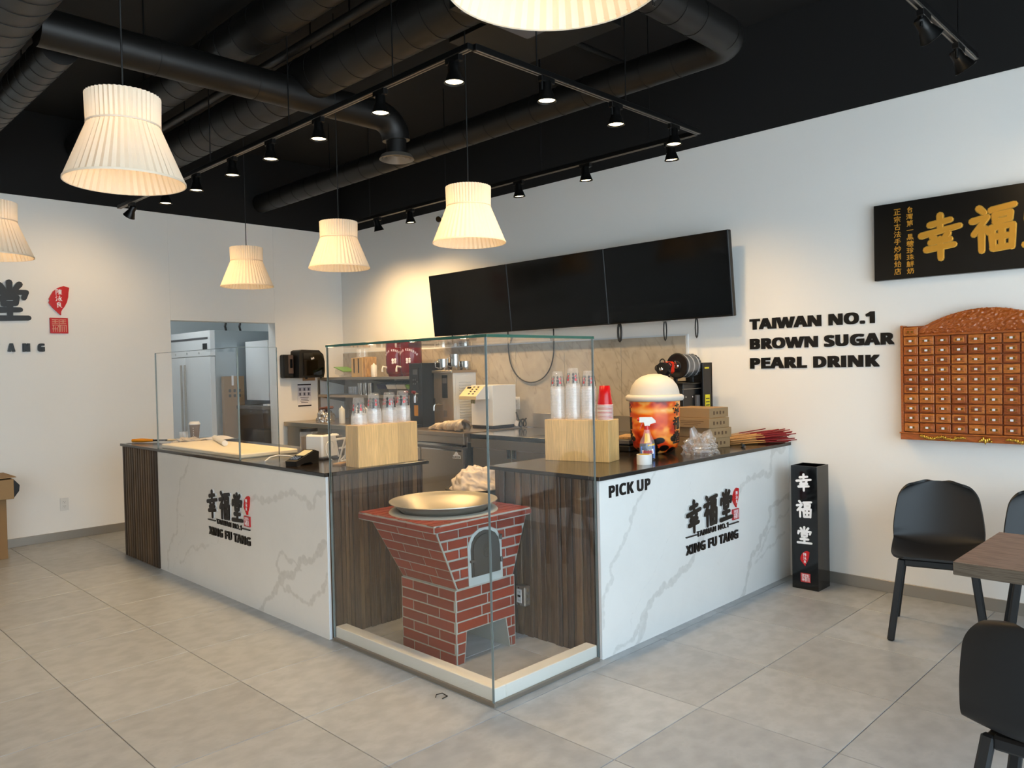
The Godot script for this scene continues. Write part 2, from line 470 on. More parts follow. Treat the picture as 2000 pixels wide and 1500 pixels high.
func make_materials() -> void:
	var wood := noise_tex(3, 0.02, [[0.0, Color(0.62, 0.60, 0.58)], [0.45, Color(0.9, 0.88, 0.86)], [0.7, Color(1, 1, 1)], [1.0, Color(0.72, 0.70, 0.66)]], 256, 256, 5)
	var stone := noise_tex(5, 0.012, [[0.0, grey(0.90)], [0.4, grey(0.95)], [0.6, grey(0.98)], [0.75, grey(1.0)], [1.0, grey(0.94)]], 512, 512, 6)
	var vein := vein_tex(11)
	mat("wall_paint_white", Color(0.92, 0.915, 0.90), 0.55)
	mat("black_ceiling_paint", Color(0.014, 0.013, 0.013), 0.85)
	mat("duct_paint", Color(0.068, 0.062, 0.056), 0.45, 0.2)
	mat("satin_black_metal", Color(0.035, 0.035, 0.035), 0.35, 0.3)
	mat("gloss_black", Color(0.012, 0.012, 0.013), 0.08)
	mat("matte_black", Color(0.03, 0.03, 0.032), 0.55)
	mat("ink_black", Color(0.015, 0.015, 0.016), 0.35)
	mat("steel", Color(0.72, 0.66, 0.58), 0.28, 0.9)
	mat("steel_polished", Color(0.75, 0.74, 0.72), 0.12, 1.0)
	mat("steel_dull", Color(0.60, 0.57, 0.53), 0.42, 0.8)
	mat("skirting_metal", Color(0.62, 0.60, 0.57), 0.35, 0.5)
	mat("glass_edge_pale", Color(0.46, 0.52, 0.53), 0.18, 0.2)
	mat("chrome", Color(0.85, 0.85, 0.85), 0.06, 1.0)
	mat("white_plastic", Color(0.86, 0.86, 0.85), 0.35)
	mat("cream_plastic", Color(0.80, 0.72, 0.55), 0.4)
	mat("grey_plastic", Color(0.32, 0.32, 0.33), 0.45)
	mat("white_enamel", Color(0.85, 0.865, 0.875), 0.25)
	mat("emblem_red", Color(0.76, 0.035, 0.06), 0.25)
	mat("seal_red", Color(0.70, 0.16, 0.18), 0.35)
	mat("letter_white", Color(0.93, 0.93, 0.94), 0.4)
	mat("acrylic_side", Color(0.80, 0.80, 0.80), 0.2)
	mat("grout_grey", Color(0.54, 0.54, 0.52), 0.9)
	mat("grout_floor", Color(0.50, 0.48, 0.46), 0.9)
	mat("cement", Color(0.60, 0.61, 0.58), 0.9)
	mat("cardboard", Color(0.54, 0.42, 0.28), 0.85)
	mat("kraft", Color(0.58, 0.47, 0.33), 0.8)
	mat("paper_white", Color(0.88, 0.87, 0.88), 0.7)
	mat("cable_black", Color(0.02, 0.02, 0.02), 0.5)
	mat("lacquer_red", Color(0.42, 0.015, 0.025), 0.15)
	mat("worktop_dark", Color(0.125, 0.105, 0.090), 0.16)
	for i in 4:
		var k: float = [0.96, 1.0, 1.03, 0.985][i]
		tri_mat("floor_tile_%d" % i, Color(0.645 * k, 0.66 * k, 0.67 * k), 0.34, stone, V(1.1, 1.1, 1.5), true, {"uv1_offset": V(0.21 * i, 0.13 * i, 0.37 * i)})
		var sc: Color = [Color(0.34, 0.265, 0.185), Color(0.30, 0.23, 0.16), Color(0.40, 0.315, 0.22), Color(0.26, 0.20, 0.145)][i]
		tri_mat("walnut_slat_%d" % i, sc, 0.5, wood, V(9, 0.8, 9), true, {"uv1_offset": V(0.3 * i, 0.1 * i, 0)})
		tri_mat("splash_tile_%d" % i, Color(0.70, 0.67, 0.62), 0.22, vein, V(0.8, 0.8, 0.8), true, {"uv1_offset": V(0.31 * i, 0.23 * i, 0.47 * i)})
		tri_mat("cabinet_wood_%d" % i, [Color(0.70, 0.37, 0.13), Color(0.74, 0.41, 0.15), Color(0.62, 0.31, 0.10), Color(0.78, 0.46, 0.18)][i], 0.3, wood, V(3, 26, 3), true, {"clearcoat_enabled": true, "clearcoat": 0.3, "clearcoat_roughness": 0.2})
		mat("brick_%d" % i, [Color(0.50, 0.185, 0.10), Color(0.475, 0.175, 0.098), Color(0.52, 0.195, 0.108), Color(0.455, 0.168, 0.095)][i], 0.38)
	tri_mat("pine", Color(0.90, 0.76, 0.52), 0.45, plank_tex(), V(2.6, 2.6, 2.6), false)
	tri_mat("pine_side", Color(0.74, 0.60, 0.40), 0.5, wood, V(10, 1.5, 10), false)
	tri_mat("table_laminate", Color(0.52, 0.45, 0.40), 0.35, wood, V(9, 9, 1.1), false)
	tri_mat("table_edge", Color(0.40, 0.36, 0.31), 0.5, wood, V(1.1, 30, 1.1), false)
	mat("cutting_board", Color(0.90, 0.86, 0.76), 0.5)
	mat("chair_shell", Color(0.050, 0.058, 0.068), 0.5)
	mat("glass_edge_green", Color(0.16, 0.34, 0.28), 0.15)
	clear("booth_glass", Color(0.93, 0.98, 0.96), 0.003).metallic_specular = 0.42
	clear("thin_plastic", Color(0.95, 0.97, 1.0), 0.11, 0.06)
	clear("cup_rim_plastic", Color(0.93, 0.95, 0.98), 0.26, 0.1)
	clear("window_glass", Color(1, 1, 1), 0.03)


func plank_tex() -> ImageTexture:
	var im := Image.create(256, 256, false, Image.FORMAT_RGB8)
	var f := noise(21, 0.03, 4)
	var tone := []
	for i in 8: tone.append(rng.randf_range(0.86, 1.0))
	for x in 256:
		for y in 256:
			var t: float = tone[x / 32]
			var g := f.get_noise_2d(x * 5.0 + (x / 32) * 97.0, y * 0.35)
			var k := t * (0.95 + 0.1 * g) * (0.82 if x % 32 == 0 else 1.0)
			im.set_pixel(x, y, Color(minf(k, 1), minf(k * 0.985, 1), minf(k * 0.955, 1)))
	return ImageTexture.create_from_image(im)

func vein_tex(sd: int) -> ImageTexture:   # pale stone with soft diagonal veins
	var im := Image.create(384, 384, false, Image.FORMAT_RGB8)
	var a := noise(sd, 0.008, 4); var b := noise(sd + 1, 0.02, 3)
	for x in 384:
		for y in 384:
			var w := absf(a.get_noise_2d(x * 1.6 + y * 0.9, y * 0.5 - x * 0.3))
			var k := 0.93 + 0.05 * b.get_noise_2d(x, y)
			k -= 0.16 * pow(maxf(0.0, 1.0 - w * 9.0), 2.0) * (0.5 + 0.5 * b.get_noise_2d(x * 0.5 + 300.0, y * 0.5))
			im.set_pixel(x, y, Color(k, k * 0.995, k * 0.985))
	return ImageTexture.create_from_image(im)

func slab_tex(w: int, h: int, veins: Array, sd: int) -> ImageTexture:   # white stone slab: veins drawn as branching strokes, each with its own width
	var im := Image.create(w, h, false, Image.FORMAT_RGB8)
	var f := noise(sd, 0.02, 4); var g := noise(sd + 3, 0.006, 3)
	var ink := PackedFloat32Array(); ink.resize(w * h)
	for q in veins:
		var pts: Array = q[1]
		for i in pts.size() - 1:
			var p: Vector2 = pts[i]; var e: Vector2 = pts[i + 1]
			p = Vector2(p.x * w, p.y * h); e = Vector2(e.x * w, e.y * h)
			var n := int(p.distance_to(e)) + 1
			for k in n:
				var c := p.lerp(e, float(k) / n)
				c += Vector2(g.get_noise_2d(c.x, c.y), g.get_noise_2d(c.x + 500.0, c.y)) * 40.0 + Vector2(f.get_noise_2d(c.x * 2.0, c.y * 2.0), f.get_noise_2d(c.x * 2.0 + 500.0, c.y * 2.0)) * 5.0
				var r: float = q[0] * (0.55 + 0.9 * absf(f.get_noise_2d(c.x * 1.5, c.y * 1.5 + 99.0)) * 2.0)
				for dx in range(-int(r) - 1, int(r) + 2):
					for dy in range(-int(r) - 1, int(r) + 2):
						var x := int(c.x) + dx; var y := int(c.y) + dy
						if x < 0 or y < 0 or x >= w or y >= h: continue
						var s: float = clampf((r - Vector2(dx, dy).length()) / 3.0, 0.0, 1.0) * q[2]
						if s > ink[y * w + x]: ink[y * w + x] = s
	for y in h:
		for x in w:
			var k := 1.0 - ink[y * w + x] * (0.8 + 0.4 * f.get_noise_2d(x * 3.0, y * 3.0)) + 0.012 * g.get_noise_2d(x, y) - 0.012
			im.set_pixel(x, y, Color(k, k * (1.0 - 0.02 * ink[y * w + x]), k * (1.0 - 0.06 * ink[y * w + x])))
	return ImageTexture.create_from_image(im)


func build_shell() -> void:
	var white: Material = mats.wall_paint_white; var black: Material = mats.black_ceiling_paint
	# floor: grout bed with single tiles
	var fl := struct("floor", MB.new().span(V(WALL_L, -0.15, -11.4), V(WALL_R, -0.004, WALL_F)), mats.grout_floor)
	var px := 0.6165; var pz := 0.6065; var g := 0.0035
	var tile := MB.new().box(Vector3.ZERO, V(px - g, 0.01, pz - g), Basis(), 0.0012).mesh()
	var rest := MB.new()
	for i in range(-12, 7):
		for k in range(-10, 10):
			var c := V(1.729 + (i + 0.5) * px, -0.005, -2.427 + (k + 0.5) * pz)
			var lo := V(maxf(c.x - px / 2, WALL_L), 0, maxf(c.z - pz / 2, WALL_B)); var hi := V(minf(c.x + px / 2, WALL_R), 0, minf(c.z + pz / 2, WALL_F))
			if hi.x - lo.x < 0.03 or hi.z - lo.z < 0.03: continue
			if c.x < -0.6 or c.z > 0.6:
				rest.box(V((lo.x + hi.x) / 2, -0.005, (lo.z + hi.z) / 2), V(hi.x - lo.x - g, 0.01, hi.z - lo.z - g), Basis(), 0.0012)
				continue
			var m := tile
			if hi.x - lo.x < px - 0.001 or hi.z - lo.z < pz - 0.001:
				c.x = (lo.x + hi.x) / 2; c.z = (lo.z + hi.z) / 2
				m = MB.new().box(Vector3.ZERO, V(hi.x - lo.x - g, 0.01, hi.z - lo.z - g), Basis(), 0.0012).mesh()
			part(fl, "floor_tile", m, mats["floor_tile_%d" % (rng.randi() % 4)], c)
	part(fl, "rear_tiles", rest, mats.floor_tile_1).set_meta("kind", "stuff")
	struct("ceiling", MB.new().span(V(WALL_L - 0.2, DECK, WALL_B - 0.2), V(WALL_R + 0.2, DECK + 0.15, WALL_F + 0.2)), black)
	var w := struct("wall_right", MB.new().span(V(WALL_R, -0.15, -11.6), V(WALL_R + 0.2, PAINT, WALL_F + 0.2)), white)
	struct("upper_wall", MB.new().span(V(WALL_R, PAINT, WALL_B - 0.2), V(WALL_R + 0.2, DECK, WALL_F + 0.2)), black, w)
	w = struct("wall_left", MB.new().span(V(WALL_L - 0.2, -0.15, WALL_B - 0.2), V(WALL_L, PAINT, WALL_F + 0.2)), white)
	struct("upper_wall", MB.new().span(V(WALL_L - 0.2, PAINT, WALL_B - 0.2), V(WALL_L, DECK, WALL_F + 0.2)), black, w)
	# back wall with an open doorway
	var mb := MB.new()
	mb.span(V(WALL_L, -0.15, WALL_B - 0.16), V(3.211, PAINT, WALL_B)); mb.span(V(4.376, -0.15, WALL_B - 0.16), V(WALL_R, PAINT, WALL_B)); mb.span(V(3.211, 2.082, WALL_B - 0.16), V(4.376, PAINT, WALL_B))
	w = struct("wall_back", mb, white)
	struct("upper_wall", MB.new().span(V(WALL_L, PAINT, WALL_B - 0.16), V(WALL_R, DECK, WALL_B)), black, w)
	struct("baseboard_back", MB.new().span(V(WALL_L, 0, WALL_B), V(3.211, 0.078, WALL_B + 0.012)), mats.skirting_metal)
	struct("baseboard_right", MB.new().span(V(WALL_R - 0.012, 0, -2.46), V(WALL_R, 0.075, WALL_F)), mats.skirting_metal)
	# storefront behind the camera: piers, header, glazed bays
	mb = MB.new()
	mb.span(V(WALL_L, 3.35, WALL_F), V(WALL_R, DECK, WALL_F + 0.2)); mb.span(V(WALL_L, -0.15, WALL_F), V(-4.6, 3.35, WALL_F + 0.2)); mb.span(V(4.28, -0.15, WALL_F), V(WALL_R, 3.35, WALL_F + 0.2)); mb.span(V(-4.6, -0.15, WALL_F), V(4.28, 0.12, WALL_F + 0.2))
	struct("wall_front", mb, white)
	for i in 6:
		var x0 := -4.6 + i * 1.48
		var x1 := x0 + 1.48
		var fr := MB.new()
		fr.span(V(x0, 0.12, WALL_F + 0.07), V(x0 + 0.05, 3.35, WALL_F + 0.13)); fr.span(V(x1 - 0.05, 0.12, WALL_F + 0.07), V(x1, 3.35, WALL_F + 0.13))
		fr.span(V(x0 + 0.05, 0.12, WALL_F + 0.07), V(x1 - 0.05, 0.17, WALL_F + 0.13)); fr.span(V(x0 + 0.05, 3.30, WALL_F + 0.07), V(x1 - 0.05, 3.35, WALL_F + 0.13)); fr.span(V(x0 + 0.05, 2.2, WALL_F + 0.07), V(x1 - 0.05, 2.25, WALL_F + 0.13))
		var wn := struct("window_%d" % (i + 1), fr, mats.satin_black_metal)
		struct("pane", MB.new().span(V(x0 + 0.05, 0.17, WALL_F + 0.097), V(x1 - 0.05, 2.2, WALL_F + 0.103)), mats.window_glass, wn)
		struct("pane", MB.new().span(V(x0 + 0.05, 2.25, WALL_F + 0.097), V(x1 - 0.05, 3.3, WALL_F + 0.103)), mats.window_glass, wn)


func build_kitchen() -> void:
	# the small kitchen seen through the doorway
	var cool := mat("kitchen_wall_white", Color(0.84, 0.87, 0.88), 0.5)
	var zb := -11.2
	var mb := MB.new()
	mb.span(V(2.3, -0.15, zb - 0.2), V(WALL_R, 2.9, zb))
	struct("wall_kitchen_back", mb, cool)
	struct("wall_kitchen_left", MB.new().span(V(2.1, -0.15, zb - 0.2), V(2.3, 2.9, WALL_B - 0.16)), cool)
	struct("wall_kitchen_right", MB.new().span(V(WALL_R - 0.02, 0, zb), V(WALL_R, 2.9, WALL_B - 0.16)), cool)
	struct("ceiling_kitchen", MB.new().span(V(2.1, 2.9, zb - 0.2), V(WALL_R, 3.05, WALL_B - 0.16)), cool)
	var lamp := thing("ceiling_light", "flat white light panel in the ceiling of the back kitchen", "ceiling light", V(3.6, 2.88, -9.3))
	part(lamp, "light_diffuser", MB.new().box(Vector3.ZERO, V(0.6, 0.02, 1.2)), glow("panel_light_glow", Color(0.86, 0.94, 1.0), 3.0))
	var al := AreaLight3D.new(); al.name = "panel_light"; al.area_size = Vector2(0.58, 1.18); al.light_color = Color(1.0, 0.985, 0.95); al.light_energy = 1.5; al.shadow_enabled = true; al.area_range = 12.0
	al.rotation.x = -PI / 2; al.position.y = -0.02
	lamp.add_child(al)
	# two-door upright refrigerator
	var fz := mat("brushed_grey_steel", Color(0.62, 0.66, 0.68), 0.3, 0.55)
	var fx := 4.02; var z1 := -9.0; var z0 := -10.45; var h := 2.04
	var r := thing("upright_refrigerator", "tall two-door steel refrigerator seen through the back doorway", "refrigerator", V(fx, 0, z1))
	part(r, "body", MB.new().span(V(0.06, 0.1, z0 - z1), V(0.8, h, 0)), fz)
	part(r, "header_panel", MB.new().span(V(0, h - 0.30, z0 - z1), V(0.06, h, 0)), mats.white_enamel)
	part(r, "header_slot", MB.new().span(V(-0.002, h - 0.10, z0 - z1 + 0.05), V(0.001, h - 0.075, -0.06)), mats.grey_plastic)
	part(r, "display", MB.new().span(V(-0.004, h - 0.22, -0.2), V(0.001, h - 0.15, -0.08)), mats.gloss_black)
	for k in 2:
		var a := z0 - z1 + k * 0.725 + 0.008
		var d := part(r, "door", MB.new().span(V(0, 0.14, a), V(0.06, h - 0.31, a + 0.709)), mats.white_enamel)
		var hz := a + (0.66 if k == 0 else 0.05)
		part(d, "handle", MB.new().cyl(V(-0.03, 0.5, hz), V(-0.03, h - 0.4, hz), 0.012), mats.steel_dull)
	for k in 3: part(r, "lock", MB.new().cyl(V(-0.008, h - 0.26, -0.3 - k * 0.35), V(0.004, h - 0.26, -0.3 - k * 0.35), 0.014), mats.chrome)
	for k in 2: part(r, "foot", MB.new().cyl(V(0.1, 0, -0.1 - k * 1.2), V(0.1, 0.1, -0.1 - k * 1.2), 0.03), mats.grey_plastic)
	for k in 2:
		var x := 4.44 + k * 0.19
		one("wall_plug_cable", MB.new().tube([V(x, 2.04, -9.45), V(x - 0.02, 2.12, -9.45), V(x + 0.01, 2.2, -9.47), V(x + 0.06, 2.22, -9.5), V(x + 0.08, 2.21, -9.51)], 0.014, 8), mats.cable_black, ["left black power cable rising above the steel refrigerator", "right black power cable rising above the steel refrigerator"][k], "cable", Vector3.ZERO, 0, "refrigerator power cables")
	# ice machine on its bin
	var im := thing("ice_machine", "pale ice machine with black louvre grille on a dark bin", "ice machine", V(4.40, 1.2, -8.88))
	part(im, "body", MB.new().span(V(0, 0, 0), V(0.62, 0.70, 0.55)), mats.white_enamel)
	var gr := part(im, "grille", MB.new().span(V(0.13, 0.04, 0.55), V(0.60, 0.67, 0.556)), mats.matte_black)
	for k in 20: part(gr, "louvre", MB.new().box(V(0.365, 0.065 + k * 0.031, 0.56), V(0.45, 0.012, 0.012), Basis(Vector3.RIGHT, 0.6)), mats.grey_plastic)
	part(im, "badge", MB.new().span(V(0.02, 0.60, 0.55), V(0.10, 0.63, 0.553)), mats.grey_plastic)
	part(im, "round_emblem", MB.new().cyl(V(0.06, 0.1, 0.55), V(0.06, 0.1, 0.553), 0.025), mat("emblem_blue", Color(0.12, 0.3, 0.6), 0.4))
	var bn := thing("ice_bin", "dark grey ice storage bin under the ice machine", "bin", V(4.30, 0, -8.88))
	part(bn, "body", MB.new().prism(PackedVector2Array([Vector2(0.05, 0.1), Vector2(0.78, 0.1), Vector2(0.82, 1.1), Vector2(0, 1.1)]), Transform3D(), -0.02, 0.58), mat("bin_grey", Color(0.13, 0.15, 0.18), 0.35))
	part(bn, "rim", MB.new().span(V(-0.02, 1.1, -0.03), V(0.84, 1.14, 0.60)), mats.grey_plastic)
	part(bn, "lid_edge", MB.new().span(V(0.05, 1.14, 0.5), V(0.8, 1.16, 0.61)), mats.white_enamel)
	for k in 4: part(bn, "foot", MB.new().cyl(V(0.1 + (k % 2) * 0.6, 0, 0.05 + (k / 2) * 0.45), V(0.1 + (k % 2) * 0.6, 0.1, 0.05 + (k / 2) * 0.45), 0.025), mats.grey_plastic)
	var cb := thing("carton", "brown carton with printed symbols behind the ice bin", "box", V(4.13, 0, -8.97))
	part(cb, "body", MB.new().span(V(0, 0, 0.0), V(0.26, 1.49, 0.06)), mats.cardboard)
	part(cb, "label", MB.new().span(V(0.1, 1.38, 0.06), V(0.125, 1.5, 0.062)), mats.paper_white)
	for k in 6: part(cb, "printed_symbol", MB.new().span(V(0.06 + (k % 3) * 0.06, 1.24 + (k / 3) * 0.06, 0.06), V(0.09 + (k % 3) * 0.06, 1.275 + (k / 3) * 0.06, 0.0615)), mats.ink_black)


func duct(label: String, a: Vector3, b: Vector3, r: float, ribs: float, elbow := Vector3.ZERO) -> Node3D:
	var o := thing("ceiling_duct", label, "duct", a, 0, "black spiral ducts under the ceiling")
	var d := b - a
	part(o, "pipe", MB.new().cyl(Vector3.ZERO, d, r, r, 32), mats.duct_paint)
	var k := int(d.length() / ribs)
	var dir := d.normalized()
	var seam := MB.new().cyl(-dir * 0.004, dir * 0.004, r + 0.003, r + 0.003, 32).mesh()
	for i in range(1, k): part(o, "seam", seam, mats.duct_paint, dir * ribs * i)
	if elbow != Vector3.ZERO:
		var pts := []
		for i in 9:
			var t := PI / 2 * i / 8.0
			var rad := r * 1.5
			pts.append(d + dir * rad * sin(t) + elbow * rad * (1.0 - cos(t)))
		part(o, "elbow", MB.new().tube(pts, r, 24), mats.duct_paint)
	for t in [0.25, 0.75]:
		var p: Vector3 = d * t
		part(o, "hanger", MB.new().cyl(p + V(0, r, 0), V(p.x, DECK - a.y, p.z), 0.005, 0.005, 6), mats.satin_black_metal)
	return o


func build_ceiling() -> void:
	duct("wide spiral duct nearest the camera at the upper left corner", V(1.01, 3.42, 0.9), V(1.01, 3.42, WALL_B + 0.05), 0.20, 0.16)
	duct("spiral duct running on to the back wall at the far left", V(1.37, 3.38, -4.9), V(1.37, 3.38, WALL_B + 0.05), 0.10, 0.14)
	var x := duct("round duct crossing from left to right with a diffuser at its end", V(1.22, 3.40, -4.74), V(3.44, 3.40, -4.74), 0.105, 0.62, Vector3.DOWN)
	part(x, "neck", MB.new().cyl(V(2.3775, -0.13, 0), V(2.3775, -0.26, 0), 0.075, 0.075, 24), mats.duct_paint)
	for k in 3: part(x, "diffuser_ring", MB.new().lathe([Vector2(0.045 + k * 0.03, 0.03 - k * 0.008), Vector2(0.065 + k * 0.03, 0.0 - k * 0.008), Vector2(0.072 + k * 0.03, 0.004 - k * 0.008), Vector2(0.052 + k * 0.03, 0.036 - k * 0.008)], 32), mats.steel_dull, V(2.3775, -0.285, 0))
	duct("spiral duct between the pendant rows and the rectangular ceiling unit", V(2.86, 3.52, -2.95), V(2.86, 3.52, WALL_B + 0.05), 0.15, 0.2)
	duct("upper spiral duct high above the left track rail", V(2.40, 3.68, -1.6), V(2.40, 3.68, WALL_B + 0.05), 0.13, 0.22)
	duct("small high duct above the wide spiral duct", V(1.75, 3.74, 0.4), V(1.75, 3.74, -4.4), 0.12, 0.2)
	duct("long thin duct running along the right wall to the back", V(4.22, 3.40, -2.42), V(4.22, 3.40, WALL_B + 0.05), 0.10, 0.24)
	duct("duct over the pick up counter with a bend at its right end", V(2.95, 3.40, -2.2725), V(4.0725, 3.40, -2.2725), 0.10, 0.2, Vector3.FORWARD)
	one("conduit_pipe", MB.new().cyl(V(2.64, 3.60, -2.2), V(2.64, 3.60, WALL_B + 0.02), 0.03, 0.03, 12), mats.duct_paint, "thin conduit pipe beside the upper spiral duct", "pipe")
	one("sprinkler_pipe", MB.new().cyl(V(1.2, 3.84, -3.6), V(5.2, 3.84, -3.6), 0.02, 0.02, 10), mats.duct_paint, "thin sprinkler pipe crossing high under the black ceiling", "pipe")
	var u := thing("ceiling_unit", "boxy black air unit hung where the duct ends above the track corner", "air conditioner", V(2.86, 3.30, -2.62))
	part(u, "casing", MB.new().span(V(-0.28, 0, -0.32), V(0.28, 0.42, 0.3)), mats.duct_paint)
	part(u, "bottom_panel", MB.new().span(V(-0.24, -0.012, -0.28), V(0.24, 0, 0.26)), mats.grey_plastic)
	part(u, "warning_sticker", MB.new().span(V(-0.2, -0.0145, -0.22), V(-0.12, -0.012, -0.17)), mats.paper_white)
	for s in [-1.0, 1.0]: part(u, "hanger", MB.new().cyl(V(s * 0.24, 0.42, 0), V(s * 0.24, DECK - 3.30, 0), 0.006, 0.006, 6), mats.satin_black_metal)
	one("flat_ceiling_panel", MB.new().span(V(3.15, 3.50, -3.6), V(3.75, 3.56, -2.75)), mats.duct_paint, "flat dark panel hung behind the air unit", "panel")
	# hanging extension cable with a plug
	var pc := thing("hanging_power_cable", "loose power cable with a plug dangling from the ceiling", "cable", V(2.62, 0, -1.75))
	var pts := []
	for i in 15:
		var t := i / 14.0
		pts.append(V(0.04 * sin(t * 5.0), lerpf(DECK, 2.98, t), 0.02 * sin(t * 7.0)))
	part(pc, "cord", MB.new().tube(pts, 0.005, 8), mats.grey_plastic)
	part(pc, "plug", MB.new().box(pts[14] + V(0, -0.025, 0), V(0.025, 0.05, 0.02)), mats.grey_plastic)
	for s in [-1.0, 1.0]: part(pc, "prong", MB.new().box(pts[14] + V(s * 0.006, -0.062, 0), V(0.002, 0.024, 0.006)), mats.chrome)
	build_tracks()
	build_pendants()


func rail(label: String, a: Vector3, b: Vector3, rods: Array) -> void:
	var o := thing("track_rail", label, "track rail", a, 0, "black lighting track")
	var d := b - a
	var along := absf(d.x) > absf(d.z)
	var s := V(absf(d.x), 0.03, 0.036) if along else V(0.036, 0.03, absf(d.z))
	part(o, "rail", MB.new().box(d / 2, s), mats.satin_black_metal)
	for k in [-1.0, 1.0]:
		var off := V(0, -0.0155, 0.010 * k) if along else V(0.010 * k, -0.0155, 0)
		part(o, "conductor", MB.new().box(d / 2 + off, V(s.x - 0.02, 0.002, 0.006) if along else V(0.006, 0.002, s.z - 0.02)), mats.steel_dull)
	for t in rods:
		part(o, "hanger_rod", MB.new().cyl(d * t + V(0, 0.015, 0), V(d.x * t, DECK - a.y, d.z * t), 0.004, 0.004, 6), mats.satin_black_metal)

func spot(label: String, at: Vector3, aim: Vector3, energy: float, along_x: bool, lit := true) -> void:
	var o := thing("track_spotlight", label, "spotlight", at, 0, "black track spotlights")
	part(o, "adapter", MB.new().box(V(0, -0.028, 0), V(0.10, 0.03, 0.03) if along_x else V(0.03, 0.03, 0.10)), mats.satin_black_metal)
	var side := V(0.035, 0, 0) if along_x else V(0, 0, 0.035)
	part(o, "arm", MB.new().cyl(V(0, -0.04, 0) - side, V(0, -0.085, 0) - side, 0.007, 0.007, 10), mats.satin_black_metal)
	var head := Node3D.new(); head.name = "head"
	var d := aim.normalized()
	var yb := -d
	var xb := yb.cross(V(0, 0, 1) if absf(yb.z) < 0.9 else V(1, 0, 0)).normalized()
	head.transform = Transform3D(Basis(xb, yb, xb.cross(yb)), V(0, -0.075, 0))
	o.add_child(head)
	part(head, "housing", MB.new().lathe([Vector2(0.001, 0.042), Vector2(0.022, 0.042), Vector2(0.026, 0.036), Vector2(0.027, -0.005), Vector2(0.032, -0.015), Vector2(0.046, -0.055), Vector2(0.050, -0.060), Vector2(0.048, -0.062), Vector2(0.042, -0.052)], 28), mats.satin_black_metal)
	part(head, "lamp_face", MB.new().lathe([Vector2(0.0001, -0.057), Vector2(0.03, -0.056), Vector2(0.044, -0.052), Vector2(0.03, -0.048), Vector2(0.0001, -0.047)], 24), glow("spot_lamp_glow", Color(1.0, 0.90, 0.70), 9.0))
	var l := SpotLight3D.new(); l.name = "beam"; l.rotation.x = -PI / 2; l.position.y = -0.064
	l.spot_angle = 68.0; l.spot_angle_attenuation = 0.8; l.spot_range = 14.0; l.spot_attenuation = 2.0; l.light_size = 0.045; l.light_color = Color(1.0, 0.83, 0.585); l.light_energy = energy; l.shadow_enabled = true
	head.add_child(l)

func build_tracks() -> void:
	var H := 3.0
	rail("long left track rail running over the front of the counter", V(2.46, H, -2.66), V(2.46, H, -7.25), [0.13, 0.36, 0.6, 0.85])
	rail("short front track rail joining the two long rails", V(2.478, H, -2.66), V(4.44, H, -2.66), [0.22, 0.6])
	rail("long right track rail in front of the screens", V(4.44, H, -2.678), V(4.44, H, -7.2), [0.08, 0.3, 0.55, 0.8])
	rail("separate track rail at the upper right above the black signboard", V(2.6, H, -1.08), V(4.40, H, -1.08), [0.35, 0.85])
	var zs := [-2.78, -3.37, -3.98, -4.55, -5.08, -5.66, -6.23]
	var nth := ["first", "second", "third", "fourth", "fifth", "sixth", "seventh"]
	for i in 7: spot("%s spotlight from the front corner on the left track rail" % nth[i], V(2.46, H, zs[i]), V(0, -1, 0), SPOT_E, false)
	spot("last spotlight of the left track rail, tilted at the back wall", V(2.46, H, -6.95), V(-0.28, -1, -0.75), SPOT_E * 0.55, false)
	for i in 3: spot("%s spotlight from the left on the front track rail" % nth[i], V([2.98, 3.56, 4.146][i], H, -2.66), V(0, -1, 0), SPOT_E, true)
	var zr := [-2.87, -3.6, -4.28, -4.98, -5.67, -6.18, -6.85]
	for i in 7: spot("%s spotlight from the front corner on the right track rail" % nth[i], V(4.44, H, zr[i]), V(0.08 if i < 5 else 0.3, -1, 0), SPOT_E * (1.0 if i < 4 else 1.7), false)
	spot("left spotlight on the separate upper right rail", V(3.63, H, -1.08), V(0.75, -0.8, 0.35), SPOT_E * 0.15, true)
	spot("right spotlight at the end of the separate upper right rail", V(4.13, H, -1.08), V(0.55, -1.0, 0.45), SPOT_E * 0.15, true)
	# the same track over the seating, left of and behind the camera
	rail("track rail over the seating to the left of the picture", V(-1.9, H, -7.2), V(-1.9, H, 1.0), [0.1, 0.4, 0.7, 0.95])
	for i in 6: spot("%s spotlight from the back wall on the rail over the seating" % nth[i], V(-1.9, H, -5.6 + i * 1.25), V(0.45, -1, 0), SPOT_E * 1.1, false)


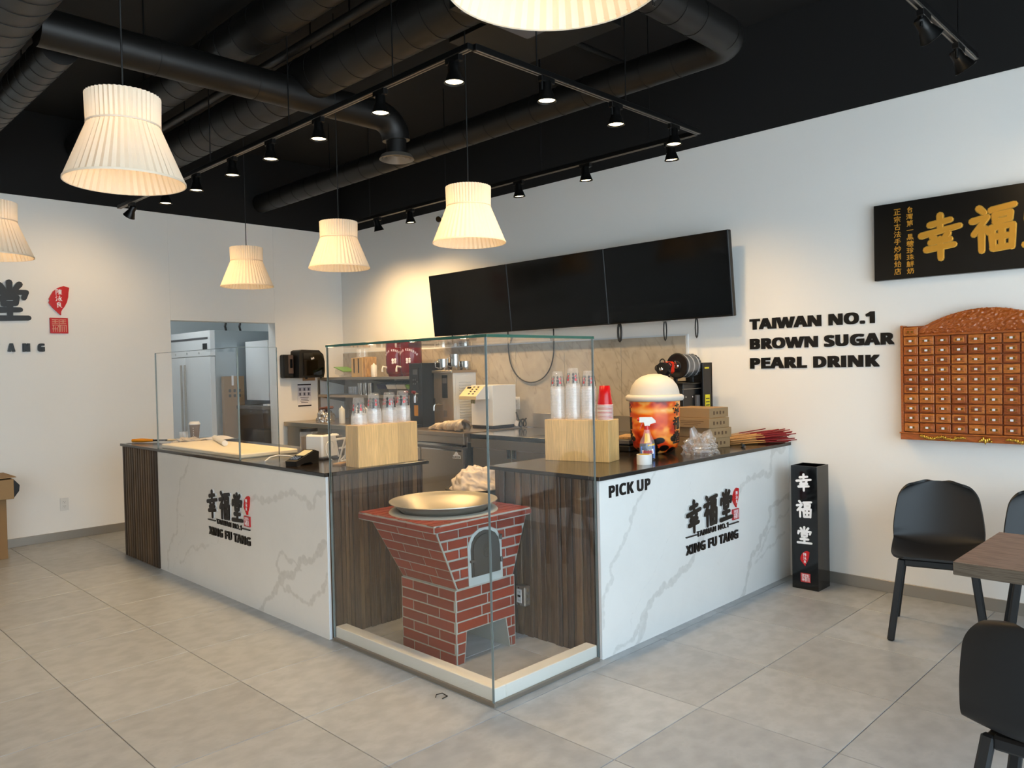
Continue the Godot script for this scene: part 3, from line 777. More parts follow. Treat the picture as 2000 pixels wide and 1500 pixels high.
func build_pendants() -> void:
	var cloth := mat("pleated_shade_cloth", Color(0.88, 0.83, 0.75), 0.75, 0.0, {"backlight_enabled": true, "backlight": Color(0.56, 0.51, 0.43), "cull_mode": BaseMaterial3D.CULL_DISABLED})
	var pl := 46
	var wave := func(a: float, _y: float) -> float:
		var t := fposmod(a * pl / TAU, 1.0)
		return 0.006 * (absf(t - 0.5) * 2.0 - 0.5)
	var up := []; var low := []
	for i in 4: up.append(Vector2(0.126 - 0.001 * i, 0.315 - 0.108 * i / 3.0))
	for i in 6: low.append(Vector2(lerpf(0.121, 0.205, i / 5.0), 0.207 - 0.207 * i / 5.0))
	up.reverse(); low.reverse()
	var upper := MB.new().lathe(up, pl * 4, Vector3.ZERO, wave).mesh(); var lower := MB.new().lathe(low, pl * 4, Vector3.ZERO, wave).mesh()
	var band := MB.new().lathe([Vector2(0.1225, 0.204), Vector2(0.127, 0.205), Vector2(0.127, 0.210), Vector2(0.1225, 0.211)], 64).mesh()
	var hem := MB.new().lathe([Vector2(0.2035, 0.0), Vector2(0.2075, -0.001), Vector2(0.2070, 0.007), Vector2(0.2035, 0.008)], 64).mesh()
	var spots := [[V(1.05, 0, -3.02), "large pendant lamp with pleated cream shade at the upper left"], [V(1.10, 0, -5.30), "pendant lamp with pleated shade cut off by the left edge of the picture"], [V(1.10, 0, -0.955), "nearest pendant lamp, only its lower rim showing at the top edge"],
		[V(2.97, 0, -3.26), "pendant lamp with pleated shade hanging in front of the black screens"], [V(2.97, 0, -4.585), "pendant lamp with pleated shade hanging beside the corner of the room"], [V(2.99, 0, -5.97), "smallest looking pendant lamp, hanging in front of the kitchen doorway wall"]]
	for s in spots:
		var at: Vector3 = s[0]; at.y = 2.22
		var o := thing("pendant_lamp", s[1], "pendant lamp", at, 0, "pleated pendant lamps")
		part(o, "upper_shade", upper, cloth); part(o, "lower_shade", lower, cloth)
		part(o, "band", band, cloth); part(o, "hem", hem, cloth)
		part(o, "cord", MB.new().cyl(V(0, 0.24, 0), V(0, DECK - 2.22, 0), 0.0035, 0.0035, 8), mats.cable_black)
		part(o, "socket", MB.new().cyl(V(0, 0.19, 0), V(0, 0.25, 0), 0.02, 0.018, 16), mats.white_plastic)
		for k in 3: part(o, "spoke", MB.new().cyl(V(0, 0.24, 0), V(0.123 * sin(k * TAU / 3), 0.24, 0.123 * cos(k * TAU / 3)), 0.002, 0.002, 6), mats.white_plastic)
		part(o, "bulb", MB.new().ball(V(0, 0.15, 0), V(0.032, 0.042, 0.032), 16), glow("pendant_bulb_glow", Color(1.0, 0.80, 0.48), 4.0))
		var l := OmniLight3D.new(); l.name = "bulb_light"; l.position = V(0, 0.15, 0); l.light_color = Color(1.0, 0.80, 0.52); l.light_energy = PENDANT_E; l.light_size = 0.03; l.omni_range = 12.0; l.omni_attenuation = 2.0; l.shadow_enabled = true
		o.add_child(l)


func slats(parent: Node, face: Transform3D, width: float, height: float, pitch: float, gap: float, deep: float, uneven := false) -> void:
	# vertical strips side by side, local x along the face, z outwards
	var x := 0.0
	var shapes := {}
	while x < width - 0.006:
		var w := pitch if not uneven else pitch * rng.randf_range(0.65, 1.45)
		w = minf(w, width - x)
		var d: float = deep if not uneven else deep * [0.45, 0.7, 1.0][rng.randi() % 3]
		if w > 0.008:
			var p := part(parent, "slat", MB.new().box(V(x + w / 2, height / 2, d / 2), V(w - gap, height, d)), mats["walnut_slat_%d" % (rng.randi() % 4)])
			p.transform = face
		x += w

func slab_panel(parent: Node, w: float, h: float, face: Transform3D, tex: Texture2D, called: String) -> void:
	var m := mat(called, Color(0.88, 0.875, 0.86), 0.2, 0.0, {"albedo_texture": tex})
	var mb := MB.new()
	mb.quad(V(0, 0, 0.02), V(w, 0, 0.02), V(w, h, 0.02), V(0, h, 0.02), V(0, 0, 1))
	for p in mb.v: mb.uv.append(Vector2(p.x / w, 1.0 - p.y / h))
	part(parent, "stone_facing", mb, m).transform = face
	part(parent, "facing_edge", MB.new().span(V(0, 0, 0.0), V(w, h, 0.0195)), mats.white_enamel).transform = face


func logo(label: String, face: Transform3D) -> void:
	var o := thing("counter_logo", label, "logo", face.origin, 0, "raised counter logos")
	var b := Transform3D(face.basis, Vector3.ZERO)
	var ks := ["xing", "fu", "tang"]
	for i in 3:
		var at := Vector2([0.0, 0.19, 0.375][i], [0.128, 0.135, 0.14][i])
		var back := MB.new(); glyph(back, ks[i], at, Vector2(0.158, 0.185), b, 8.6, 0.0, 0.010)
		part(o, "character_backing", back, mats.acrylic_side)
		var mb := MB.new(); glyph(mb, ks[i], at, Vector2(0.158, 0.185), b, 8.2, 0.0102, 0.014)
		part(o, "character", mb, mats.ink_black)
	var im := MB.new(); island(im, Vector2(0.545, 0.20), Vector2(0.075, 0.125), b, 0.0, 0.012)
	var isl := part(o, "island_emblem", im, mats.emblem_red)
	for i in 3:
		var mb := MB.new(); glyph(mb, ["chen", "yong", "liang"][i], Vector2(0.574, 0.282 - i * 0.027), Vector2(0.024, 0.024), b, 4.5, 0.012, 0.0128, 0.0, 0.0, 2)
		part(isl, "character", mb, mats.letter_white)
	var se := part(o, "seal", MB.new().prism(PackedVector2Array([Vector2(0.542, 0.125), Vector2(0.618, 0.125), Vector2(0.618, 0.192), Vector2(0.542, 0.192)]), b, 0.0, 0.01), mats.seal_red)
	var sm := MB.new(); glyph(sm, "seal", Vector2(0.545, 0.127), Vector2(0.07, 0.063), b, 2.0, 0.01, 0.0107, 0.0, 0.0, 2)
	part(se, "seal_script", sm, mats.letter_white)
	for x in [0.0, 0.50]: part(o, "rule", MB.new().box(b * V(x + 0.057, 0.105, 0.006), (V(0.114, 0.007, 0.012) if absf(b.basis.x.x) > 0.5 else V(0.012, 0.007, 0.114))), mats.ink_black)
	lettering(o, "letter", "TAIWAN NO.1", 0.034, 0.37, 0.006, mats.ink_black, Transform3D(b.basis, b * V(0.122, 0.088, 0)), 0.0006, true)
	lettering(o, "letter", "XING FU TANG", 0.057, 0.612, 0.007, mats.ink_black, Transform3D(b.basis, b * V(0, 0, 0)), 0.0018, true)


func build_counters() -> void:
	var top := SLAB - 0.022
	# left counter: slat end, stone facing, slats on its short side; the worktop is a thing of its own
	var lx := 2.342; var rx := 3.05; var zn := -3.8126; var zf := -6.99
	var c := thing("service_counter", "left counter faced with white veined stone and dark slats at its far end", "counter", V(lx, 0, zn))
	part(c, "carcass", MB.new().span(V(0.021, 0, zf - zn + 0.02), V(rx - lx, top, -0.021)), mats.matte_black)
	var veins_l := [[5.00, [Vector2(0.24, -0.02), Vector2(0.20, 0.2), Vector2(0.15, 0.38), Vector2(0.13, 0.6), Vector2(0.07, 0.85), Vector2(0.05, 1.02)], 0.068], [2.00, [Vector2(0.15, 0.42), Vector2(0.21, 0.58), Vector2(0.16, 0.72), Vector2(0.09, 0.98)], 0.074],
		[7.00, [Vector2(1.02, 0.12), Vector2(0.88, 0.16), Vector2(0.76, 0.20), Vector2(0.66, 0.25), Vector2(0.6, 0.3)], 0.074], [2.00, [Vector2(0.6, 0.3), Vector2(0.5, 0.45), Vector2(0.40, 0.62), Vector2(0.3, 0.66), Vector2(0.2, 0.82)], 0.062], [5.00, [Vector2(0.36, 0.64), Vector2(0.25, 0.72), Vector2(0.16, 0.84)], 0.062],
		[8.00, [Vector2(1.01, 0.42), Vector2(0.92, 0.50), Vector2(0.86, 0.62), Vector2(0.76, 0.80), Vector2(0.70, 0.90), Vector2(0.66, 1.01)], 0.087], [5.00, [Vector2(0.88, 0.62), Vector2(0.80, 0.56), Vector2(0.75, 0.66), Vector2(0.74, 0.82)], 0.081], [6.00, [Vector2(1.01, 0.62), Vector2(0.93, 0.72), Vector2(0.86, 0.80), Vector2(0.77, 0.84)], 0.081], [1.30, [Vector2(0.56, 0.0), Vector2(0.58, 0.12), Vector2(0.62, 0.22)], 0.062], [1.30, [Vector2(0.8, 0.3), Vector2(0.9, 0.36), Vector2(1.0, 0.3)], 0.050]]
	var face := Transform3D(TO_LEFT, V(0.02, 0, -2.428))
	slab_panel(c, 2.428, top - 0.001, face, slab_tex(900, 340, veins_l, 41), "veined_stone_left")
	slats(c, Transform3D(TO_LEFT, V(0.02, 0, zf - zn + 0.001)), 0.745, top, 0.05, 0.020, 0.03)
	slats(c, Transform3D(Basis(), V(0.012, 0, -0.021)), rx - lx - 0.014, top, 0.034, 0.0045, 0.018, true)
	one("worktop", MB.new().span(V(lx - 0.018, top, zf - 0.02), V(rx + 0.025, SLAB, zn + 0.018)), mats.worktop_dark, "dark polished worktop of the left counter, carrying the cutting board", "worktop")
	# right counter with the pick up front
	var x0 := 3.118; var zq := -2.48; var zb := -3.26
	c = thing("pickup_counter", "right counter faced with white veined stone, reaching the right wall", "counter", V(x0, 0, zq))
	part(c, "carcass", MB.new().span(V(0.021, 0, zb - zq), V(WALL_R - x0 - 0.002, top, -0.021)), mats.matte_black)
	var veins_r := [[6.00, [Vector2(0.25, 0.0), Vector2(0.17, 0.2), Vector2(0.08, 0.42), Vector2(0.03, 0.62), Vector2(-0.01, 0.8)], 0.074], [9.00, [Vector2(0.47, 0.45), Vector2(0.42, 0.55), Vector2(0.33, 0.68), Vector2(0.2, 0.84), Vector2(0.12, 1.01)], 0.087], [6.00, [Vector2(0.26, 0.76), Vector2(0.15, 0.86), Vector2(0.06, 1.01)], 0.081], [8.00, [Vector2(0.96, 0.0), Vector2(0.85, 0.14), Vector2(0.72, 0.22), Vector2(0.64, 0.33)], 0.074],
		[8.00, [Vector2(1.0, 0.32), Vector2(0.88, 0.46), Vector2(0.80, 0.66), Vector2(0.72, 0.82), Vector2(0.64, 1.01)], 0.087], [5.00, [Vector2(0.94, 0.66), Vector2(0.84, 0.72), Vector2(0.77, 0.82)], 0.068], [5.00, [Vector2(0.98, 0.5), Vector2(0.86, 0.62), Vector2(0.78, 0.76)], 0.062], [1.40, [Vector2(0.4, 0.1), Vector2(0.37, 0.34), Vector2(0.25, 0.5), Vector2(0.13, 0.72), Vector2(0.1, 0.9)], 0.062], [1.40, [Vector2(0.56, 0.36), Vector2(0.6, 0.6), Vector2(0.5, 0.8)], 0.043], [1.20, [Vector2(0.52, 0.7), Vector2(0.42, 0.86), Vector2(0.5, 1.0)], 0.050]]
	slab_panel(c, WALL_R - x0 - 0.003, top - 0.001, Transform3D(Basis(), V(0.001, 0, -0.02)), slab_tex(900, 390, veins_r, 43), "veined_stone_right")
	slats(c, Transform3D(TO_LEFT, V(0.021, 0, zb - zq)), zq - zb - 0.022, top, 0.034, 0.0045, 0.018, true)
	one("worktop", MB.new().span(V(x0 - 0.02, top, zb - 0.02), V(WALL_R - 0.002, SLAB, zq + 0.018)), mats.worktop_dark, "dark polished worktop of the right counter, carrying the giant cup", "worktop")
	logo("raised black logo on the front of the left counter", Transform3D(TO_LEFT, V(lx, 0.397, -5.338)))
	logo("raised black logo on the front of the right counter", Transform3D(Basis(), V(3.912, 0.39, zq)))
	var o := thing("pickup_lettering", "black PICK UP letters at the corner of the right counter", "lettering", V(3.195, 0.824, zq))
	lettering(o, "letter", "PICK UP", 0.064, 0.372, 0.003, mats.ink_black, Transform3D(), 0.0022, true)


func pane(called: String, label: String, a: Vector3, b: Vector3, edges: Array, group: String, pale := true) -> void:
	var o := thing(called, label, "glass pane", a, 0, group)
	part(o, "pane", MB.new().span(Vector3.ZERO, b - a), mats.booth_glass)
	for e in edges: part(o, "polished_edge", MB.new().span(e[0] - a, e[1] - a), mats.glass_edge_pale if pale else mats.glass_edge_green)


func build_booth() -> void:
	var gx := 2.352; var gz := -2.484; var t := 0.012; var y0 := 0.02; var y1 := 1.648; var far := -3.785; var right := 3.095
	pane("booth_glass", "tall glass pane of the stove booth on its left side", V(gx, y0, far), V(gx + t, y1, gz - t), [[V(gx - 0.0005, y0, far - 0.002), V(gx + t + 0.0005, y1, far)]], "glass booth around the stove")
	pane("booth_glass", "tall glass pane of the stove booth facing the pick up side", V(gx, y0, gz - t), V(right, y1, gz), [[V(gx - 0.002, y0, gz - t - 0.001), V(gx, y1, gz + 0.0005)], [V(right, y0, gz - t - 0.0005), V(right + 0.002, y1, gz + 0.0005)]], "glass booth around the stove")
	pane("booth_glass", "horizontal glass lid on top of the stove booth", V(gx - 0.002, y1, far - 0.002), V(right + 0.003, y1 + t, gz + 0.002), [[V(gx - 0.005, y1 - 0.0005, far - 0.002), V(gx - 0.002, y1 + t + 0.0005, gz + 0.005)], [V(gx - 0.002, y1 - 0.0005, gz + 0.002), V(right + 0.003, y1 + t + 0.0005, gz + 0.005)]], "glass booth around the stove", false)
	var m := mat("kerb_white", Color(0.80, 0.80, 0.77), 0.5)
	var k := thing("booth_kerb", "white raised kerb along the foot of the glass booth", "kerb", V(gx, 0, gz))
	part(k, "long_kerb", MB.new().span(V(t + 0.002, 0, far - gz), V(0.085, 0.078, -t - 0.002)), m)
	part(k, "short_kerb", MB.new().span(V(0.085, 0, -0.085), V(right - gx, 0.078, -t - 0.002)), m)
	part(k, "glass_channel", MB.new().span(V(-0.004, 0, far - gz), V(t + 0.002, 0.02, 0.004)), mats.steel_dull)
	part(k, "glass_channel", MB.new().span(V(t + 0.002, 0, -t - 0.002), V(right - gx, 0.02, 0.004)), mats.steel_dull)
	# electrical box on the slatted side
	var ob := thing("outlet_box", "grey metal electrical box with a white outlet on the dark slats", "outlet", V(3.121, 0.238, -3.02))
	part(ob, "box", MB.new().box(V(-0.026, 0, 0), V(0.05, 0.11, 0.075), Basis(), 0.006), mats.steel_dull)
	part(ob, "socket_face", MB.new().box(V(-0.0515, 0, -0.004), V(0.003, 0.075, 0.036)), mats.white_plastic)
	part(ob, "reset_button", MB.new().box(V(-0.0535, 0, -0.004), V(0.002, 0.012, 0.022)), mats.gloss_black)
	for s in [-1.0, 1.0]:
		part(ob, "screw", MB.new().cyl(V(-0.051, s * 0.046, -0.004), V(-0.055, s * 0.046, -0.004), 0.004, 0.004, 8), mats.chrome)
		for q in [-1.0, 1.0]: part(ob, "slot", MB.new().box(V(-0.0535, s * 0.024, -0.004 + q * 0.006), V(0.001, 0.009, 0.002)), mats.ink_black)
	for q in 3: part(ob, "knockout", MB.new().cyl(V(-0.026, -0.033 + q * 0.033, 0.036), V(-0.026, -0.033 + q * 0.033, 0.039), 0.011, 0.011, 16), mats.steel)
	one("wire_scrap", MB.new().tube([V(0, 0.004, 0), V(0.02, 0.004, -0.02), V(0.05, 0.004, -0.012), V(0.045, 0.004, 0.03), V(0.01, 0.004, 0.035)], 0.0022, 6), mats.cable_black, "small bent scrap of dark wire on the floor tiles", "wire", V(2.245, 0, -2.765))


func build_stove() -> void:
	var o := thing("brick_stove", "red brick stove with arched iron door inside the glass booth", "stove", V(2.773, 0, -3.2))
	var bx := 0.212; var bz := 0.224      # half sizes of the base
	var yw := 0.385; var yh := 0.700; var ys := 0.742
	var hl := -0.325; var hr := 0.325; var hf := 0.236; var hb := -0.365   # flared top
	var bricks := [mats.brick_0, mats.brick_1, mats.brick_2, mats.brick_3]
	var g := 0.008
	# base block with an arch through its front: cement core
	var arch := PackedVector2Array([Vector2(-bx, 0), Vector2(-bx + 0.052, 0), Vector2(-bx + 0.073, 0.163), Vector2(bx - 0.073, 0.163), Vector2(bx - 0.045, 0), Vector2(bx, 0), Vector2(bx, yw), Vector2(-bx, yw)])
	part(o, "base_core", MB.new().prism(arch, Transform3D(), -bz, bz), mats.cement)
	var rows := []
	for i in 7: rows.append([0.055 * i, 0.055 * (i + 1)])
	lay(o, "brick", bricks, Transform3D(Basis(), V(0, 0, bz)), inset(arch, 0.006), rows, 0.215, g, 0.0022, [], 0.2)
	var side := inset(PackedVector2Array([Vector2(-bz, 0), Vector2(bz, 0), Vector2(bz, yw), Vector2(-bz, yw)]), 0.006)
	lay(o, "brick", bricks, Transform3D(TO_LEFT, V(-bx, 0, 0)), side, rows, 0.215, g, 0.0022, [], 0.55)
	lay(o, "brick", bricks, Transform3D(Basis(V(0, 0, -1), V(0, 1, 0), V(1, 0, 0)), V(bx, 0, 0)), side, rows, 0.215, g, 0.0022, [], 0.55)
	# flared hopper
	var lo := [V(-bx + 0.012, yw, bz), V(bx - 0.012, yw, bz), V(bx - 0.012, yw, -bz), V(-bx + 0.012, yw, -bz)]
	var hi := [V(hl, yh, hf - 0.02), V(hr, yh, hf - 0.02), V(hr, yh, hb + 0.03), V(hl, yh, hb + 0.03)]
	var core := MB.new()
	var mid := V(0, 0.55, -0.03)
	for i in 4:
		var j := (i + 1) % 4
		core.flat(lo[i], lo[j], hi[j], mid); core.flat(lo[i], hi[j], hi[i], mid)
	core.quad(lo[0], lo[1], lo[2], lo[3], Vector3.DOWN)
	part(o, "hopper_core", core, mats.cement)
	for sd in 3:
		var a: Vector3 = [lo[0], lo[3], lo[1]][sd]; var b: Vector3 = [lo[1], lo[0], lo[2]][sd]; var c: Vector3 = [hi[1], hi[0], hi[2]][sd]; var d: Vector3 = [hi[0], hi[3], hi[1]][sd]
		var u := (b - a).normalized()
		var nn := u.cross((d - a)).normalized()
		var w := nn.cross(u)
		var f := Transform3D(Basis(u, w, nn), a)
		var loc := PackedVector2Array()
		for p in [a, b, c, d]: loc.append(Vector2((p - a).dot(u), (p - a).dot(w)))
		var top := loc[2].y
		var rr := []
		for i in 6: rr.append([top * i / 6.0, top * (i + 1) / 6.0])
		if sd == 0:
			var cx := loc[1].x / 2 + 0.0
			var open := PackedVector2Array([Vector2(cx - 0.125, -0.01), Vector2(cx + 0.125, -0.01), Vector2(cx + 0.125, top * 0.68), Vector2(cx + 0.09, top * 0.85), Vector2(cx + 0.035, top * 0.93), Vector2(cx - 0.035, top * 0.93), Vector2(cx - 0.09, top * 0.85), Vector2(cx - 0.125, top * 0.68)])
			lay(o, "brick", bricks, f, inset(loc, 0.007), rr, 0.135, 0.011, 0.005, [open], 0.55)
			stove_door(o, f, cx, top)
		else:
			lay(o, "brick", bricks, f, inset(loc, 0.007), rr, 0.215, g, 0.0022, [], 0.35)
	# top slab: a cement plate with a round hole, edged and paved with bricks
	var x0 := -0.36; var x1 := 0.328; var z0 := -0.40; var z1 := 0.246; var wc := Vector2(-0.030, -0.07); var wr := 0.245
	var plate := MB.new()
	var n := 48
	for i in n:
		var q := []
		for k in 2:
			var a := TAU * (i + k) / n
			var dr := Vector2(sin(a), cos(a))
			var s := INF
			if absf(dr.x) > 1e-5: s = minf(s, ((x1 if dr.x > 0 else x0) - wc.x) / dr.x)
			if absf(dr.y) > 1e-5: s = minf(s, ((z1 if dr.y > 0 else z0) - wc.y) / dr.y)
			q.append([wc + dr * wr, wc + dr * s])
		for y in [yh, ys - 0.004]:
			var up := V(0, -1 if y == yh else 1, 0)
			plate.quad(V(q[0][0].x, y, q[0][0].y), V(q[1][0].x, y, q[1][0].y), V(q[1][1].x, y, q[1][1].y), V(q[0][1].x, y, q[0][1].y), up)
		var m: Vector2 = (q[0][0] + q[1][0]) / 2.0 - wc
		plate.quad(V(q[0][0].x, yh, q[0][0].y), V(q[1][0].x, yh, q[1][0].y), V(q[1][0].x, ys - 0.004, q[1][0].y), V(q[0][0].x, ys - 0.004, q[0][0].y), V(-m.x, 0, -m.y).normalized())
		var e: Vector2 = (q[1][1] - q[0][1]).orthogonal().normalized()
		if e.dot((q[0][1] + q[1][1]) / 2.0 - wc) < 0: e = -e
		plate.quad(V(q[0][1].x, yh, q[0][1].y), V(q[1][1].x, yh, q[1][1].y), V(q[1][1].x, ys - 0.004, q[1][1].y), V(q[0][1].x, ys - 0.004, q[0][1].y), V(e.x, 0, e.y))
	for cxz in [[x0, z0], [x1, z0], [x0, z1], [x1, z1]]:
		plate.box(V(cxz[0] - signf(cxz[0]) * 0.02, (yh + ys - 0.004) / 2, cxz[1] - signf(cxz[1]) * 0.02), V(0.04, ys - yh - 0.0045, 0.04))
	part(o, "top_plate", plate, mats.cement)
	var er := [[0.003, ys - yh - 0.008]]
	lay(o, "edge_brick", bricks, Transform3D(Basis(), V(x0, yh, z1)), PackedVector2Array([Vector2(0, 0), Vector2(x1 - x0, 0), Vector2(x1 - x0, 0.05), Vector2(0, 0.05)]), er, 0.215, g, 0.006, [], 0.0)
	lay(o, "edge_brick", bricks, Transform3D(TO_LEFT, V(x0, yh, z0)), PackedVector2Array([Vector2(0, 0), Vector2(z1 - z0, 0), Vector2(z1 - z0, 0.05), Vector2(0, 0.05)]), er, 0.215, g, 0.006, [], 0.0)
	lay(o, "edge_brick", bricks, Transform3D(Basis(V(0, 0, -1), V(0, 1, 0), V(1, 0, 0)), V(x1, yh, z1)), PackedVector2Array([Vector2(0, 0), Vector2(z1 - z0, 0), Vector2(z1 - z0, 0.05), Vector2(0, 0.05)]), er, 0.215, g, 0.006, [], 0.3)
	var flat := Transform3D(Basis(V(1, 0, 0), V(0, 0, -1), V(0, 1, 0)), V(0, ys - 0.004, 0))   # local y runs towards -z
	var hole := PackedVector2Array()
	for i in 40: hole.append(Vector2(wc.x + 0.262 * cos(TAU * i / 40.0), -wc.y + 0.262 * sin(TAU * i / 40.0)))
	var tp := PackedVector2Array([Vector2(x0, -z1), Vector2(x1, -z1), Vector2(x1, -z0), Vector2(x0, -z0)])
	var tr := []
	for i in 11: tr.append([-z1 + 0.0588 * i, -z1 + 0.0588 * (i + 1)])
	lay(o, "top_brick", bricks, flat, tp, tr, 0.215, g, 0.0022, [hole], 0.5)
	part(o, "cement_ring", MB.new().lathe([Vector2(0.30, -0.003), Vector2(0.292, 0.006), Vector2(0.262, 0.010), Vector2(0.243, 0.002), Vector2(0.243, -0.02)], 56, Vector3.ZERO), mats.cement, V(wc.x, ys, wc.y))
	# wok in the hole
	var wok := thing("wok", "wide pale metal wok set into the top of the brick stove", "wok", V(2.773 + wc.x, ys, -3.2 + wc.y))
	part(wok, "bowl", MB.new().lathe([Vector2(0.0, -0.075), Vector2(0.10, -0.066), Vector2(0.18, -0.035), Vector2(0.232, 0.004), Vector2(0.262, 0.03), Vector2(0.287, 0.049), Vector2(0.297, 0.052), Vector2(0.296, 0.0555), Vector2(0.285, 0.0535), Vector2(0.26, 0.0355), Vector2(0.229, 0.009), Vector2(0.178, -0.031), Vector2(0.10, -0.062), Vector2(0.0, -0.071)], 64), mat("wok_metal", Color(0.72, 0.70, 0.65), 0.36, 0.8))


func inset(q: PackedVector2Array, by: float) -> PackedVector2Array:
	var r := Geometry2D.offset_polygon(q, -by)
	return r[0] if r.size() else q

func stove_door(o: Node3D, f: Transform3D, cx: float, top: float) -> void:
	var iron := mat("cast_iron_grey", Color(0.30, 0.295, 0.28), 0.5, 0.5)
	var put := func(dx: float, k: float, grow: float) -> PackedVector2Array:
		var q := PackedVector2Array([Vector2(cx - dx, 0.055 - grow), Vector2(cx + dx, 0.055 - grow), Vector2(cx + dx, top * 0.60)])
		for i in 9:
			var a := PI * i / 8.0
			q.append(Vector2(cx + dx * cos(a), top * 0.60 + (top * k + grow) * sin(a)))
		q.append(Vector2(cx - dx, top * 0.60))
		return q
	var pl := PackedVector2Array([Vector2(cx - 0.122, 0.004), Vector2(cx + 0.122, 0.004), Vector2(cx + 0.122, top * 0.67), Vector2(cx + 0.087, top * 0.84), Vector2(cx + 0.034, top * 0.92), Vector2(cx - 0.034, top * 0.92), Vector2(cx - 0.087, top * 0.84), Vector2(cx - 0.122, top * 0.67)])
	part(o, "mortar_surround", MB.new().prism(pl, f, -0.002, 0.0045), mat("mortar_pale", Color(0.66, 0.69, 0.68), 0.9))
	part(o, "door_frame", MB.new().prism(put.call(0.102, 0.26, 0.008), f, 0.004, 0.010), iron)
	var d := part(o, "iron_door", MB.new().prism(put.call(0.094, 0.23, 0.0), f, 0.010, 0.019), iron)
	var ring := []
	for i in 25: ring.append(f * V(cx + 0.028 * cos(TAU * i / 24.0), top * 0.55 + 0.036 * sin(TAU * i / 24.0), 0.020))
	part(d, "oval_medallion", MB.new().tube(ring, 0.0022, 6), iron)
	for k in 3: part(d, "medallion_stroke", MB.new().tube([f * V(cx - 0.016, top * 0.55 - 0.016 + k * 0.014, 0.020), f * V(cx, top * 0.55 - 0.010 + k * 0.014, 0.021), f * V(cx + 0.016, top * 0.55 - 0.016 + k * 0.014, 0.020)], 0.0022, 6), iron)
	for k in 2: part(o, "hinge", MB.new().cyl(f * V(cx + 0.104, top * (0.30 + 0.38 * k), 0.018), f * V(cx + 0.104, top * (0.38 + 0.38 * k), 0.018), 0.008, 0.008, 12), iron)
	part(o, "latch", MB.new().box(f * V(cx - 0.104, top * 0.42, 0.02), V(0.03, 0.012, 0.014)), iron)


func build_right_wall() -> void:
	# stone splashback: tiles on the wall behind the bar
	var sp := struct("trim_1", MB.new().span(V(WALL_R - 0.010, BAR, -8.08), V(WALL_R, 1.748, -3.28)), mats.white_enamel)
	var z := -8.085
	for zz in [-7.60, -6.99, -6.378, -5.768, -5.15, -4.545, -3.92, -3.295]:
		part(sp, "splash_tile", MB.new().span(V(WALL_R - 0.018, BAR + 0.002, z + 0.0015), V(WALL_R - 0.010, 1.735, zz - 0.0015)), mats["splash_tile_%d" % (rng.randi() % 4)])
		z = zz
	# three screens in a row, leaning forward
	var names := ["left black television screen of the three, nearest the room corner", "middle black television screen of the three on the right wall", "right black television screen of the three, nearest the wall lettering"]
	for i in 3:
		var o := thing("television", names[i], "television", V(5.09, 2.16, -6.186 + 1.1256 * (i + 0.5)), 0, "row of black wall screens")
		o.basis = Basis(V(0, 0, 1), 0.10)
		part(o, "casing", MB.new().box(V(0.022, 0, 0), V(0.045, 0.620, 1.122), Basis(), 0.004), mats.satin_black_metal)
		part(o, "screen", MB.new().box(V(-0.002, 0.004, 0), V(0.004, 0.602, 1.108)), mat("screen_off_black", Color(0.008, 0.008, 0.009), 0.12, 0.0, {"metallic_specular": 0.36}))
		part(o, "logo_bar", MB.new().box(V(0.0, -0.312, 0), V(0.012, 0.008, 0.09)), mats.steel_polished)
		part(o, "wall_bracket", MB.new().box(V(0.085, 0.0, 0), V(0.08, 0.2, 0.4)), mats.satin_black_metal)
	var cz := [[-5.95, 0.09, 0.006], [-5.72, 0.12, 0.012], [-3.86, 0.15, 0.016], [-3.42, 0.16, 0.013], [-3.14, 0.15, 0.011]]
	var cn := ["short black cable end below the left screen", "small cable loop below the left screen", "tied bundle of black cable hanging below the right screen's left end", "slim cable loop hanging below the middle of the right screen", "slim cable loop hanging below the right end of the right screen"]
	for i in 5:
		var q := []
		for k in 13:
			var a := TAU * k / 12.0
			q.append(V(0, -cz[i][1] * (0.5 - 0.5 * cos(a)), cz[i][2] * sin(a)))
		one("cable_loop", MB.new().tube(q, 0.005 if i != 2 else 0.009, 6), mats.cable_black, cn[i], "cable", V(5.16, 1.86, cz[i][0]), 0, "cables below the screens")
	var lp := []
	for k in 25:
		var a := PI * k / 24.0
		lp.append(V(0, -0.05 - 0.375 * pow(sin(a), 0.75), -0.29 * cos(a)))
	one("hanging_cable", MB.new().tube([V(0, 0.06, -0.29)] + lp + [V(0, 0.06, 0.29)], 0.006, 8), mats.cable_black, "long black cable hanging in a wide U above the white machine", "cable", V(WALL_R - 0.03, 1.80, -4.945))
	var ou := thing("wall_outlet", "white outlet plate on the stone splashback beside the white machine", "outlet", V(WALL_R - 0.018, 1.18, -5.145), 0, "white outlet plates")
	outlet_parts(ou, TO_LEFT)
	# big black wall lettering, three lines
	var o := thing("wall_lettering", "three lines of bold black letters on the white right wall", "lettering", V(WALL_R, 0, 0))
	var lines := [["TAIWAN NO.1", 1.750, -2.764, -1.882], ["BROWN SUGAR", 1.607, -2.764, -1.762], ["PEARL DRINK", 1.467, -2.764, -1.855]]
	for l in lines: lettering(o, "letter", l[0], 0.080, l[3] - l[2], 0.006, mats.ink_black, Transform3D(TO_LEFT, V(0, l[1], l[2])), 0.0055, true)
	signboard()
	drawer_cabinet()
	security_camera()
	umbrella_stand()


